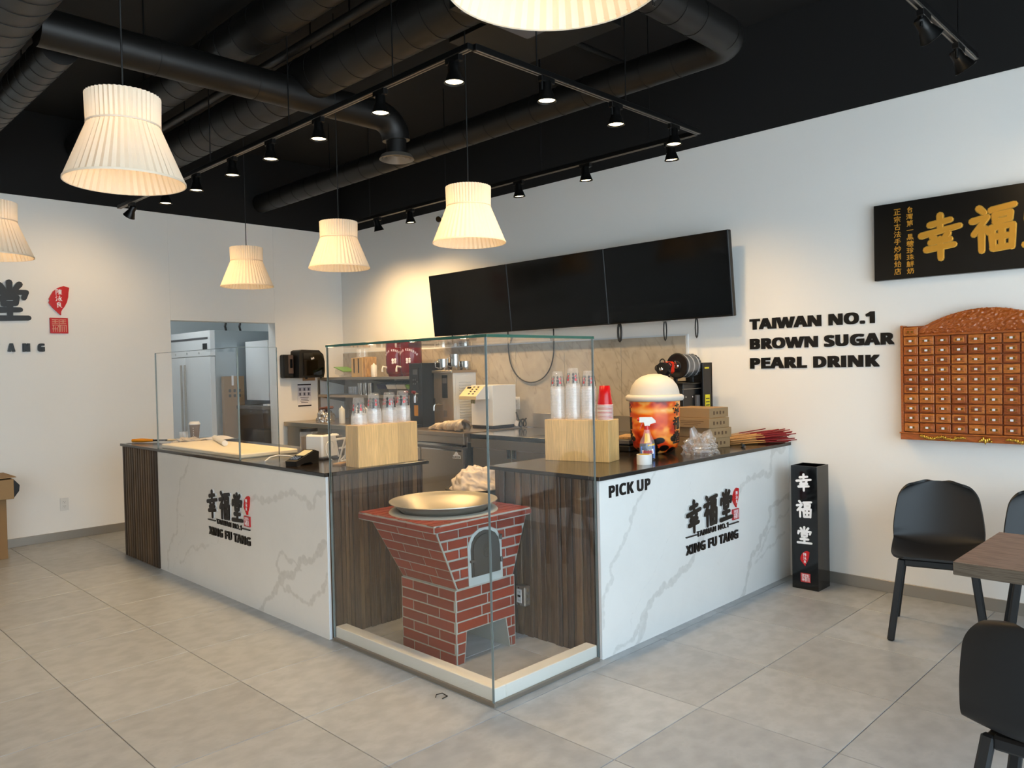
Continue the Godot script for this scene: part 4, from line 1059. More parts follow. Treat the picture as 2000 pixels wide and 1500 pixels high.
func outlet_parts(o: Node3D, b: Basis) -> void:
	part(o, "plate", MB.new().box(b * V(0, 0, 0.003), (b * V(0.072, 0.118, 0.006)).abs()), mats.white_plastic)
	for s in [-1.0, 1.0]:
		var sk := part(o, "socket", MB.new().box(b * V(0, s * 0.021, 0.007), (b * V(0.034, 0.030, 0.003)).abs()), mats.white_plastic)
		for q in [-1.0, 1.0]: part(sk, "slot", MB.new().box(b * V(q * 0.006, s * 0.021 + 0.003, 0.0087), (b * V(0.002, 0.008, 0.001)).abs()), mats.ink_black)
		part(sk, "slot", MB.new().box(b * V(0, s * 0.021 - 0.008, 0.0087), (b * V(0.004, 0.004, 0.001)).abs()), mats.ink_black)


func signboard() -> void:
	var gold := mat("gold_leaf", Color(0.86, 0.62, 0.22), 0.32, 0.35)
	var o := thing("signboard", "long black board with carved gold characters on the right wall", "sign", V(WALL_R, 0, 0))
	part(o, "board", MB.new().span(V(-0.05, 2.018, -1.865), V(-0.002, 2.50, 0.55)), mat("board_black_lacquer", Color(0.022, 0.020, 0.018), 0.3))
	var b := Transform3D(TO_LEFT, V(-0.05, 0, 0))
	for i in 3:
		var at := Vector2([-1.592, -1.312, -1.05][i], [2.118, 2.130, 2.135][i])
		var sz := Vector2(0.235, 0.27)
		var bv := MB.new(); glyph(bv, ["xing", "fu", "tang"][i], at, sz, b, 8.8, 0.0, 0.008)
		part(o, "character_bevel", bv, mat("gold_leaf_edge", Color(0.95, 0.76, 0.36), 0.2, 0.5))
		var mb := MB.new(); glyph(mb, ["xing", "fu", "tang"][i], at, sz, b, 6.6, 0.0, 0.014)
		part(o, "character", mb, gold)
	var c1 := ["tai", "wan", "di", "yi", "hei", "sugar", "zhen", "zhu", "xian", "nai"]
	for i in 10:
		var mb := MB.new(); glyph(mb, c1[i], Vector2(-1.668, 2.424 - i * 0.0422), Vector2(0.042, 0.037), b, 4.6, 0.0, 0.004, 0.0, 0.0, 3)
		part(o, "small_character", mb, gold)
	var c2 := ["zheng", "zong", "gu", "fa", "shou", "chao", "chuang", "shi", "dian"]
	for i in 9:
		var mb := MB.new(); glyph(mb, c2[i], Vector2(-1.742, 2.420 - i * 0.0468), Vector2(0.042, 0.040), b, 4.6, 0.0, 0.004, 0.0, 0.0, 3)
		part(o, "small_character", mb, gold)


func drawer_cabinet() -> void:
	var o := thing("drawer_cabinet", "wall cabinet of small wooden drawers with a carved crest", "cabinet", V(WALL_R - 0.001, 0, -1.237))
	var D := 0.075
	var w0 := -0.466; var w1 := 0.466
	var wd := func(k: int) -> Material: return mats["cabinet_wood_%d" % k]
	part(o, "back_panel", MB.new().span(V(-D + 0.012, 1.05, w0 + 0.008), V(0, 1.715, w1 - 0.008)), wd.call(2))
	for s in [w0, w1 - 0.016]: part(o, "side_post", MB.new().span(V(-D - 0.004, 1.05, s), V(0, 1.722, s + 0.016)), wd.call(0))
	part(o, "base_board", MB.new().span(V(-D - 0.006, 1.008, w0 - 0.004), V(0, 1.046, w1 + 0.004)), wd.call(0))
	part(o, "base_moulding", MB.new().span(V(-D - 0.012, 1.046, w0 - 0.008), V(0, 1.054, w1 + 0.008)), wd.call(1))
	part(o, "top_rail", MB.new().span(V(-D - 0.002, 1.652, w0 + 0.107), V(0, 1.664, w1 - 0.107)), wd.call(0))
	var pitch := 0.0900; var rowh := 0.0596
	var pull := mat("brass_pull", Color(0.55, 0.40, 0.16), 0.35, 0.8)
	var front := MB.new().box(Vector3.ZERO, V(0.018, rowh - 0.007, pitch - 0.008), Basis(), 0.003).mesh()
	var inner := MB.new().box(Vector3.ZERO, V(0.006, rowh - 0.028, pitch - 0.032), Basis(), 0.002).mesh()
	var plate := MB.new().box(Vector3.ZERO, V(0.004, 0.011, 0.040), Basis(), 0.001).mesh()
	var tagm := MB.new().box(Vector3.ZERO, V(0.003, 0.0125, 0.016), Basis(), 0.0008).mesh()
	for r in 11:
		for c in 10:
			if r == 10 and c > 0 and c < 9: continue
			var d := part(o, "drawer", front, wd.call(rng.randi() % 4), V(-D, 1.056 + (r + 0.5) * rowh, -0.45 + (c + 0.5) * pitch))
			part(d, "raised_field", inner, wd.call(rng.randi() % 4), V(-0.009, 0, 0))
			if r == 10:
				for k in 2: part(d, "gilt_mark", MB.new().box(V(-0.0125, -0.002, -0.012 + k * 0.022), V(0.002, 0.012, 0.013)), pull)
				continue
			part(d, "pull_plate", plate, pull, V(-0.0125, 0, 0))
			part(d, "number_tag", tagm, mats.paper_white, V(-0.0145, 0, 0))
	# carved crest: a relief board with an arched outline
	var f := noise(31, 9.0, 3); var f2 := noise(32, 22.0, 2)
	var rise := func(z: float) -> float: return 0.028 + 0.112 * pow(maxf(0.0, cos(clampf(z / 0.36, -1.0, 1.0) * PI / 2)), 0.8)
	var cr := MB.new().sheet(90, 22, func(u: float, v: float) -> Vector3:
		var z := lerpf(-0.358, 0.358, u)
		var top: float = rise.call(z) + 0.006 * f.get_noise_1d(z * 14.0)
		var y := 1.664 + v * top
		var bump := 0.012 * absf(f.get_noise_2d(z * 2.2, y * 2.2)) + 0.007 * f2.get_noise_2d(z * 2.0, y * 2.0)
		return V(-D + 0.016 - bump - 0.012 * sin(v * PI), y, z))
	var arch := PackedVector2Array([Vector2(-0.358, 1.664)])
	for k in 25:
		var zz := lerpf(-0.358, 0.358, k / 24.0)
		arch.append(Vector2(zz, 1.664 + rise.call(zz)))
	arch.append(Vector2(0.358, 1.664))
	part(o, "crest_board", MB.new().prism(arch, Transform3D(TO_LEFT, V(0, 0, 0)), 0.002, D - 0.018), wd.call(2))
	part(o, "carved_crest", cr, mat("carved_wood", Color(0.64, 0.32, 0.10), 0.28, 0.0, {"clearcoat_enabled": true, "clearcoat": 0.6, "clearcoat_roughness": 0.12}))
	# gilded dragon reliefs on the base board
	var gilt := mat("gilt_relief", Color(0.80, 0.62, 0.25), 0.25, 0.85)
	for s in [-1.0, 1.0]:
		var mb := MB.new()
		var pts := []
		for k in 22:
			var t := k / 21.0
			pts.append(V(-D - 0.012, 1.027 + 0.007 * sin(t * 15.0) + 0.004 * sin(t * 41.0), s * lerpf(0.105, 0.355, t)))
		for k in 21: mb.ball((pts[k] + pts[k + 1]) / 2, V(0.006, 0.006 + 0.005 * absf(sin(k * 1.9)), 0.012), 8)
		for k in range(0, 21, 2): mb.cyl(pts[k], pts[k] + V(-0.003, 0.012 * (1.0 if k % 4 == 0 else -1.0), s * 0.01), 0.004, 0.001, 6)
		part(o, "gilded_dragon", mb, gilt)
	var ct := MB.new()
	for k in 7: ct.ball(V(-D - 0.012, 1.018 + 0.006 * (k % 3), -0.03 + k * 0.01), V(0.006, 0.008 + 0.004 * (3 - absi(k - 3)), 0.007), 8)
	part(o, "gilded_rosette", ct, gilt)


func security_camera() -> void:
	var o := thing("security_camera", "small white security camera high on the right wall", "camera", V(WALL_R, 3.08, -6.1))
	part(o, "base", MB.new().cyl(V(0, 0, 0), V(-0.03, 0, 0), 0.045, 0.042, 20), mats.white_plastic)
	part(o, "arm", MB.new().tube([V(-0.03, 0, 0), V(-0.07, -0.01, 0), V(-0.09, -0.02, 0.01)], 0.014, 10), mats.white_plastic)
	var d := V(-0.75, -0.25, 0.35).normalized()
	part(o, "body", MB.new().cyl(V(-0.06, -0.01, 0), V(-0.06, -0.01, 0) + d * 0.13, 0.032, 0.034, 20), mats.white_plastic)
	part(o, "lens", MB.new().cyl(V(-0.06, -0.01, 0) + d * 0.13, V(-0.06, -0.01, 0) + d * 0.134, 0.03, 0.03, 20), mats.gloss_black)


func umbrella_stand() -> void:
	var x0 := 4.985; var x1 := 5.165; var z0 := -2.335; var z1 := -2.158; var h := 0.82
	var o := thing("umbrella_stand", "tall open black box with white characters against the right wall", "stand", V(x0, 0, z0))
	var m: Material = mats.gloss_black
	var w := 0.006
	part(o, "panel", MB.new().span(V(0, 0, 0), V(w, h, z1 - z0)), m); part(o, "panel", MB.new().span(V(x1 - x0 - w, 0, 0), V(x1 - x0, h, z1 - z0)), m)
	part(o, "panel", MB.new().span(V(w, 0, 0), V(x1 - x0 - w, h, w)), m); part(o, "panel", MB.new().span(V(w, 0, z1 - z0 - w), V(x1 - x0 - w, h, z1 - z0)), m)
	part(o, "bottom", MB.new().span(V(w, 0, w), V(x1 - x0 - w, w, z1 - z0 - w)), m)
	var b := Transform3D(TO_LEFT, V(0, 0, 0))
	for i in 3:
		var mb := MB.new(); glyph(mb, ["xing", "fu", "tang"][i], Vector2(0.034, [0.656, 0.478, 0.303][i]), Vector2(0.106, 0.112), b, 7.0, 0.0, 0.0015)
		part(o, "white_character", mb, mats.letter_white)
	var im := MB.new(); island(im, Vector2(0.054, 0.154), Vector2(0.068, 0.104), b, 0.0, 0.0012)
	var isl := part(o, "island_emblem", im, mats.emblem_red)
	for i in 3:
		var mb := MB.new(); glyph(mb, ["chen", "yong", "liang"][i], Vector2(0.078, 0.222 - i * 0.024), Vector2(0.021, 0.021), b, 4.5, 0.0012, 0.002, 0.0, 0.0, 2)
		part(isl, "character", mb, mats.letter_white)
	var se := part(o, "seal", MB.new().prism(PackedVector2Array([Vector2(0.058, 0.048), Vector2(0.124, 0.048), Vector2(0.124, 0.108), Vector2(0.058, 0.108)]), b, 0.0, 0.0012), mats.seal_red)
	var sm := MB.new(); glyph(sm, "seal", Vector2(0.06, 0.05), Vector2(0.062, 0.056), b, 2.0, 0.0012, 0.0018, 0.0, 0.0, 2)
	part(se, "seal_script", sm, mats.letter_white)


func build_back_wall() -> void:
	# raised sign, partly beyond the left edge of the picture
	var o := thing("wall_sign", "raised black characters with red emblem on the back wall", "sign", V(0, 0, WALL_B))
	for i in 3:
		var at := Vector2([0.86, 1.245, 1.63][i], 2.035)
		var bk := MB.new(); glyph(bk, ["xing", "fu", "tang"][i], at, Vector2(0.32, 0.345), Transform3D(), 7.9, 0.0, 0.022)
		part(o, "character_backing", bk, mats.acrylic_side)
		var mb := MB.new(); glyph(mb, ["xing", "fu", "tang"][i], at, Vector2(0.32, 0.345), Transform3D(), 7.6, 0.0225, 0.03)
		part(o, "character", mb, mats.ink_black)
	var im := MB.new(); island(im, Vector2(2.095, 2.095), Vector2(0.185, 0.275), Transform3D(), 0.0, 0.022)
	var isl := part(o, "island_emblem", im, mats.emblem_red)
	for i in 3:
		var mb := MB.new(); glyph(mb, ["chen", "yong", "liang"][i], Vector2(2.158, 2.285 - i * 0.06), Vector2(0.054, 0.054), Transform3D(), 4.5, 0.022, 0.0235, 0.0, 0.0, 3)
		part(isl, "character", mb, mats.letter_white)
	var se := part(o, "seal", MB.new().span(V(2.107, 1.928, 0), V(2.258, 2.072, 0.018)), mats.emblem_red)
	var sm := MB.new(); glyph(sm, "seal", Vector2(2.11, 1.93), Vector2(0.145, 0.138), Transform3D(), 2.0, 0.018, 0.0195, 0.0, 0.0, 2)
	part(se, "seal_script", sm, mat("seal_script_pale", Color(0.85, 0.62, 0.52), 0.5))
	var word := "XING FU TANG"
	for i in word.length():
		if word[i] == " ": continue
		lettering(o, "letter", word[i], 0.076, 0.058, 0.02, mats.ink_black, Transform3D(Basis(), V(2.0 - (word.length() - 1 - i) * 0.1175, 1.757, 0)), 0.006)
	var ou := thing("wall_outlet", "white double outlet low on the back wall beside the slatted counter end", "outlet", V(2.18, 0.332, WALL_B), 0, "white outlet plates")
	outlet_parts(ou, Basis())
	# soap dispenser, towel dispenser, notice
	var s := thing("soap_dispenser", "slim black soap dispenser with grey window on the back wall", "dispenser", V(4.482, 1.59, WALL_B))
	part(s, "body", MB.new().box(V(0, 0, 0.045), V(0.125, 0.265, 0.09), Basis(), 0.012), mats.matte_black)
	part(s, "front_cover", MB.new().box(V(0.025, 0.02, 0.095), V(0.062, 0.21, 0.012), Basis(), 0.005), mat("taupe_plastic", Color(0.36, 0.30, 0.27), 0.35))
	part(s, "view_window", MB.new().box(V(0.027, 0.03, 0.102), V(0.034, 0.10, 0.004), Basis(), 0.0015), mats.gloss_black)
	var t := thing("towel_dispenser", "wide glossy black paper towel dispenser on the back wall", "dispenser", V(4.712, 1.62, WALL_B))
	var pr := PackedVector2Array()
	for q in [[-0.16, 0.0], [-0.15, 0.14], [-0.12, 0.155], [0.10, 0.15], [0.155, 0.10], [0.172, 0.02], [0.172, -0.1], [0.155, -0.165], [-0.165, -0.165]]: pr.append(Vector2(q[0], q[1]))
	part(t, "housing", MB.new().prism(pr, Transform3D(), 0.0, 0.20), mats.matte_black)
	part(t, "tinted_cover", MB.new().prism(PackedVector2Array([Vector2(-0.11, -0.14), Vector2(-0.11, 0.12), Vector2(0.09, 0.12), Vector2(0.15, 0.05), Vector2(0.15, -0.14)]), Transform3D(), 0.20, 0.212), mats.gloss_black)
	lettering(t, "white_script", "Scott", 0.024, 0.04, 0.001, mats.letter_white, Transform3D(Basis(Vector3.BACK, 0.25), V(-0.01, 0.04, 0.2125)))
	part(t, "paper_end", MB.new().span(V(-0.04, -0.2, 0.06), V(0.12, -0.165, 0.064)), mat("towel_brown", Color(0.62, 0.48, 0.34), 0.8))
	for k in [-0.06, 0.13]: part(t, "lock_tab", MB.new().box(V(k, -0.17, 0.18), V(0.02, 0.016, 0.02)), mats.matte_black)
	var n := thing("notice_poster", "white notice sheet with dark bands below the towel dispenser", "poster", V(4.635, 1.12, WALL_B))
	part(n, "sheet", MB.new().span(V(0, 0, 0.001), V(0.178, 0.265, 0.004)), mats.paper_white)
	for y in [0.0, 0.245]: part(n, "band", MB.new().span(V(0.002, y + 0.002, 0.004), V(0.176, y + 0.017, 0.0046)), mat("notice_navy", Color(0.06, 0.055, 0.10), 0.6))
	for k in 6:
		var cx := 0.032 + (k % 3) * 0.056; var cy := 0.145 + (k / 3) * 0.055
		part(n, "printed_frame", MB.new().box(V(cx, cy, 0.0042), V(0.050, 0.048, 0.0006)), mat("notice_grey", Color(0.72, 0.71, 0.75), 0.7))
		part(n, "printed_figure", MB.new().box(V(cx, cy, 0.0048), V(0.018, 0.03, 0.0006)), mat("notice_ink", Color(0.28, 0.27, 0.32), 0.7))
	for k in 4: part(n, "printed_line", MB.new().box(V(0.088, 0.105 - k * 0.02, 0.0044), V(0.11 - (k % 2) * 0.02, 0.006, 0.0006)), mats.notice_ink)
	# cartons at the left edge
	var cb := thing("tall_carton", "tall brown cardboard carton at the left edge of the picture", "box", V(1.30, 0, -7.62), 0, "cartons by the back wall")
	part(cb, "body", MB.new().span(V(-0.30, 0, -0.40), V(0.315, 0.505, 0.0)), mats.cardboard)
	part(cb, "tape", MB.new().span(V(-0.02, 0.505, -0.40), V(0.03, 0.5058, 0.0)), mat("parcel_tape", Color(0.58, 0.42, 0.22), 0.3))
	var cc := thing("flat_carton", "flat brown cardboard box with a dark open end on the tall carton", "box", V(1.30, 0.507, -7.58), 0, "cartons by the back wall")
	part(cc, "body", MB.new().span(V(-0.34, 0, -0.42), V(0.36, 0.165, 0.02)), mats.kraft)
	part(cc, "lid_flap", MB.new().box(V(0.02, 0.176, -0.2), V(0.72, 0.006, 0.44), Basis(Vector3.BACK, 0.015)), mats.kraft)
	var op := PackedVector2Array([Vector2(0.0, 0.005), Vector2(0.04, 0.06), Vector2(0.045, 0.11), Vector2(0.0, 0.165)])
	part(cc, "black_liner", MB.new().prism(op, Transform3D(Basis(), V(0.36, 0, 0)), -0.38, 0.01), mats.matte_black)


func build_bar() -> void:
	var fx := 4.444
	var st: Material = mats.steel
	# steel prep table in the far corner
	var t := thing("prep_table", "steel table with a raised drawer front in the far corner of the bar", "table", V(fx, 0, -8.085))
	part(t, "top", MB.new().span(V(0, BAR - 0.045, 0), V(WALL_R - fx - 0.02, BAR, 1.85)), st)
	part(t, "apron", MB.new().span(V(0.03, BAR - 0.34, 0.03), V(0.05, BAR - 0.045, 1.8)), mats.steel_dull)
	part(t, "end_apron", MB.new().span(V(0.05, BAR - 0.34, 0.03), V(WALL_R - fx - 0.04, BAR - 0.045, 0.05)), mats.steel_dull)
	for k in 4: part(t, "leg", MB.new().cyl(V(0.07 + (k % 2) * 0.66, 0, 0.08 + (k / 2) * 1.68), V(0.07 + (k % 2) * 0.66, BAR - 0.045, 0.08 + (k / 2) * 1.68), 0.02, 0.02, 12), st)
	# undercounter refrigerator
	var f := thing("undercounter_refrigerator", "steel undercounter refrigerator with a drawer lip and small badge", "refrigerator", V(fx, 0, -6.2))
	part(f, "body", MB.new().span(V(0.04, 0.1, 0), V(WALL_R - fx - 0.03, BAR - 0.01, 1.195)), mats.steel_dull)
	part(f, "top", MB.new().span(V(-0.005, BAR - 0.035, 0), V(WALL_R - fx - 0.03, BAR, 1.195)), st)
	part(f, "control_fascia", MB.new().span(V(0.01, BAR - 0.10, 0.01), V(0.04, BAR - 0.037, 1.185)), st)
	part(f, "drip_lip", MB.new().span(V(-0.018, BAR - 0.125, 0.01), V(0.035, BAR - 0.103, 1.185)), mats.steel_polished)
	for k in 2:
		var d := part(f, "door", MB.new().span(V(0.0, 0.13, 0.015 + k * 0.585), V(0.04, BAR - 0.15, 0.59 + k * 0.585)), st)
		part(d, "recessed_pull", MB.new().span(V(-0.004, BAR - 0.165, 0.03 + k * 0.585), V(0.004, BAR - 0.15, 0.575 + k * 0.585)), mats.steel_polished)
	part(f, "side_gasket", MB.new().span(V(0.002, 0.13, 1.178), V(0.05, BAR - 0.13, 1.196)), mats.grey_plastic)
	var bd := part(f, "badge", MB.new().prism(PackedVector2Array([Vector2(0, 0), Vector2(0.105, 0), Vector2(0.1, 0.028), Vector2(0.075, 0.032), Vector2(0.055, 0.06), Vector2(0.045, 0.062), Vector2(0.02, 0.032), Vector2(0.005, 0.026)]), Transform3D(TO_LEFT, V(-0.001, 0.735, 1.045)), 0.0, 0.003), mats.letter_white)
	lettering(bd, "badge_letters", "GLACIER", 0.016, 0.095, 0.001, mats.ink_black, Transform3D(TO_LEFT, V(-0.004, 0.741, 1.05)))
	for k in 4: part(f, "caster", MB.new().cyl(V(0.1 + (k % 2) * 0.6, 0.0, 0.1 + (k / 2) * 0.98), V(0.1 + (k % 2) * 0.6, 0.1, 0.1 + (k / 2) * 0.98), 0.028, 0.028, 12), mats.matte_black)
	one("folded_floor_stand", MB.new().span(V(fx + 0.02, 0, -4.985), V(fx + 0.5, 0.88, -4.945)), mats.matte_black, "dark board slotted between the two steel units", "board")
	# sink unit with two doors
	var s := thing("sink_unit", "long steel sink unit with paired recessed handles", "sink unit", V(fx, 0, -4.92))
	var L := 1.62
	part(s, "body", MB.new().span(V(0.03, 0.1, 0), V(WALL_R - fx - 0.02, BAR - 0.20, L)), mats.steel_dull)
	var dk := MB.new()   # deck with a basin opening
	dk.span(V(-0.01, BAR - 0.04, 0), V(WALL_R - fx - 0.02, BAR, 0.62)); dk.span(V(-0.01, BAR - 0.04, 1.12), V(WALL_R - fx - 0.02, BAR, L)); dk.span(V(-0.01, BAR - 0.04, 0.62), V(0.12, BAR, 1.12)); dk.span(V(0.62, BAR - 0.04, 0.62), V(WALL_R - fx - 0.02, BAR, 1.12))
	part(s, "deck", dk, mats.steel_polished)
	var bs := MB.new()
	bs.span(V(0.12, BAR - 0.195, 0.62), V(0.62, BAR - 0.185, 1.12)); bs.span(V(0.11, BAR - 0.19, 0.61), V(0.12, BAR - 0.04, 1.13)); bs.span(V(0.62, BAR - 0.19, 0.61), V(0.63, BAR - 0.04, 1.13)); bs.span(V(0.12, BAR - 0.19, 0.61), V(0.62, BAR - 0.04, 0.62)); bs.span(V(0.12, BAR - 0.19, 1.12), V(0.62, BAR - 0.04, 1.13))
	part(s, "basin", bs, mats.steel_dull)
	part(s, "apron", MB.new().span(V(0.0, BAR - 0.115, 0.0), V(0.03, BAR - 0.04, L)), st)
	part(s, "splash_upstand", MB.new().span(V(WALL_R - fx - 0.045, BAR, 0.0), V(WALL_R - fx - 0.02, 1.095, L)), mats.steel_dull)
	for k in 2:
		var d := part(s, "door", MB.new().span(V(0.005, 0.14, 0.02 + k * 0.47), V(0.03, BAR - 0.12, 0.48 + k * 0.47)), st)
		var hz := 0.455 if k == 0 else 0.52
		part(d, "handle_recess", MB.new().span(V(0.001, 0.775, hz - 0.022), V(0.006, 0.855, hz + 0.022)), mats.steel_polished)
		part(d, "handle_shadow_strip", MB.new().span(V(-0.001, 0.785, hz - 0.008), V(0.002, 0.845, hz + 0.01)), mats.matte_black)  # black strip painted in as the shadow gap of the recessed handle
	part(s, "door", MB.new().span(V(0.005, 0.14, 0.96), V(0.03, BAR - 0.12, L - 0.01)), st)
	for k in 4: part(s, "leg", MB.new().cyl(V(0.08 + (k % 2) * 0.62, 0, 0.07 + (k / 2) * (L - 0.14)), V(0.08 + (k % 2) * 0.62, 0.1, 0.07 + (k / 2) * (L - 0.14)), 0.02, 0.02, 12), st)
	one("wooden_paddle", MB.new().box(Vector3.ZERO, V(0.10, 0.018, 0.26), Basis(), 0.005), mats.pine_side, "small brown wooden board lying on the sink deck", "board", V(4.98, BAR + 0.0095, -3.93))
	bar_shelves()
	bar_machines()


func bar_shelves() -> void:
	var sx := 4.90
	for k in 2:
		var y: float = [1.452, 1.252][k]
		var o := thing("wall_shelf", ["upper steel shelf holding the red canisters", "lower steel shelf holding bottles and dispenser bins"][k], "shelf", V(sx, y, -8.085), 0, "steel wall shelves")
		part(o, "board", MB.new().span(V(0, -0.03, 0), V(0.35, -0.0, 2.05)), mats.steel)
		for b in 3: part(o, "bracket", MB.new().prism(PackedVector2Array([Vector2(0.02, -0.03), Vector2(0.35, -0.03), Vector2(0.35, -0.10)]), Transform3D(Basis(), V(0, 0, 0.02 + b * 0.99)), 0.0, 0.012), mats.steel_dull)
	one("shelf_post", MB.new().span(V(sx - 0.002, 0.962, -8.098), V(sx + 0.03, 1.45, -8.087)), mats.steel, "upright steel post at the corner end of the shelves", "post")
	var y := 1.452
	# green-lidded clear tray
	var g := thing("green_lid_tray", "clear tray with a bright green lid tilted on the upper shelf", "tray", V(5.0, y, -7.66))
	part(g, "tray", MB.new().box(V(0, 0.045, 0), V(0.16, 0.06, 0.18), Basis(Vector3.RIGHT, 0.25)), mats.thin_plastic)
	part(g, "lid", MB.new().box(V(0, 0.092, 0), V(0.18, 0.008, 0.2), Basis(Vector3.RIGHT, 0.25)), mat("lime_green", Color(0.42, 0.62, 0.12), 0.35))
	part(g, "foot_block", MB.new().box(V(0, 0.012, 0.06), V(0.18, 0.02, 0.1)), mats.thin_plastic)
	# wooden lid holder with slots
	var h := thing("wooden_lid_holder", "light wooden holder with two slots and clear lids on top", "holder", V(5.0, y, -7.30))
	part(h, "box", MB.new().span(V(-0.08, 0, -0.11), V(0.08, 0.215, 0.11)), mats.pine)
	for k in 2:
		part(h, "slot", MB.new().box(V(-0.081, 0.125, -0.055 + k * 0.085), V(0.003, 0.16, 0.018)), mats.matte_black)
		part(h, "lid_stack", MB.new().cyl(V(0, 0.215, -0.05 + k * 0.09), V(0, 0.31, -0.05 + k * 0.09), 0.04, 0.04, 20), mats.thin_plastic)
	part(h, "tall_side", MB.new().span(V(-0.075, 0, 0.11), V(0.08, 0.22, 0.15)), mats.pine_side)
	squeeze("white squeeze bottle next to the wooden lid holder", V(4.95, y, -7.02), 0.15, mats.white_plastic)
	# two red canisters
	for k in 2:
		var c := thing("red_canister", ["left glossy red drink canister on the upper shelf", "right glossy red drink canister with white lettering and crest"][k], "canister", V(5.02, y + 0.02, -6.70 + k * 0.245), 0, "glossy red canisters")
		part(c, "barrel", MB.new().lathe([Vector2(0.0, 0.36), Vector2(0.085, 0.358), Vector2(0.108, 0.345), Vector2(0.115, 0.325), Vector2(0.115, 0.03), Vector2(0.108, 0.012), Vector2(0.09, 0.0), Vector2(0.0, 0.0)], 40), mats.lacquer_red)
		part(c, "lid_knob", MB.new().ball(V(-0.02, 0.362, 0), V(0.01, 0.006, 0.01), 10), mats.chrome)
		part(c, "tap", MB.new().tube([V(-0.112, 0.075, -0.03), V(-0.16, 0.085, -0.03), V(-0.168, 0.06, -0.03), V(-0.168, 0.03, -0.03)], 0.011, 8), mats.white_plastic)
		part(c, "foot_ring", MB.new().cyl(V(0, -0.02, 0), V(0, 0.002, 0), 0.09, 0.095, 32), mats.lacquer_red)
		var w := "WILD KINGDOM"
		for i in w.length():
			if w[i] == " ": continue
			var a := -PI / 2 + (i - 5.5) * 0.16 + 0.5
			var up := 0.245 - 0.0016 * (i - 5.5) * (i - 5.5)
			lettering(c, "white_letter", w[i], 0.022, 0.014, 0.001, mats.letter_white, Transform3D(Basis(Vector3.UP, a) * Basis(Vector3.BACK, -(i - 5.5) * 0.07), Basis(Vector3.UP, a) * V(0, 0, 0.1155) + V(0, up, 0)))
		var ar := -PI / 2 + 0.62
		var cr := MB.new()
		for i in 9: cr.ball(V(0.0 + 0.018 * cos(i * 2.1), 0.14 + 0.02 * sin(i * 1.3), 0), V(0.013, 0.012, 0.003), 8)
		part(c, "printed_crest", cr, mats.letter_white).transform = Transform3D(Basis(Vector3.UP, ar), Basis(Vector3.UP, ar) * V(0, 0, 0.1145))
	# lower shelf: glasses, tall canister, coffee syrups in a tilted bin rack
	var ly := 1.252
	for k in 2: one("clear_glass", MB.new().lathe([Vector2(0.0, 0.0), Vector2(0.028, 0.0), Vector2(0.034, 0.09), Vector2(0.032, 0.09), Vector2(0.026, 0.006), Vector2(0.0, 0.006)], 20), mats.thin_plastic, ["clear glass nearest the corner on the lower shelf", "clear glass beside the steel shaker on the lower shelf"][k], "glass", V(4.98, ly, -7.52 + k * 0.09), 0, "glasses on the lower shelf")
	for k in 3:
		var sh := thing("steel_shaker", ["left polished steel shaker on the lower shelf", "middle polished steel shaker on the lower shelf", "right darker steel shaker next to the bin rack"][k], "shaker", V(4.98, ly, -7.32 + k * 0.095), 0, "steel shakers")
		part(sh, "cup", MB.new().lathe([Vector2(0.0, 0.0), Vector2(0.03, 0.0), Vector2(0.037, 0.13), Vector2(0.034, 0.13), Vector2(0.0, 0.01)], 24), mats.steel_polished)
		part(sh, "rim", MB.new().lathe([Vector2(0.036, 0.128), Vector2(0.039, 0.131), Vector2(0.036, 0.134)], 24), mats.chrome)
	var cols := [Color(0.10, 0.13, 0.30), Color(0.85, 0.85, 0.83), Color(0.80, 0.80, 0.78), Color(0.42, 0.62, 0.12), Color(0.08, 0.10, 0.26)]
	for k in 5:
		var p := thing("tilted_bin", ["navy", "first white", "second white", "lime green", "second navy"][k] + " labelled tilted bin on the lower shelf", "bin", V(4.99, ly, -6.95 + k * 0.17), 0, "tilted bins on the lower shelf")
		part(p, "bin", MB.new().prism(PackedVector2Array([Vector2(0.0, 0.0), Vector2(0.2, 0.0), Vector2(0.2, 0.15), Vector2(-0.06, 0.12)]), Transform3D(), 0.0, 0.16), mats.grey_plastic)
		part(p, "label_strip", MB.new().box(V(-0.045, 0.095, 0.08), V(0.03, 0.05, 0.15), Basis(Vector3.BACK, 0.5)), mat("bin_label_%d" % k, cols[k], 0.5))


func squeeze(label: String, at: Vector3, h: float, m: Material) -> void:
	var o := thing("squeeze_bottle", label, "bottle", at, 0, "squeeze bottles")
	part(o, "bottle", MB.new().lathe([Vector2(0.0, 0.0), Vector2(0.03, 0.0), Vector2(0.033, 0.01), Vector2(0.033, h * 0.78), Vector2(0.028, h * 0.82), Vector2(0.0, h * 0.82)], 24), m)
	part(o, "cap", MB.new().lathe([Vector2(0.029, h * 0.80), Vector2(0.029, h * 0.86), Vector2(0.012, h * 0.89), Vector2(0.004, h), Vector2(0.0, h)], 20), mats.white_plastic)


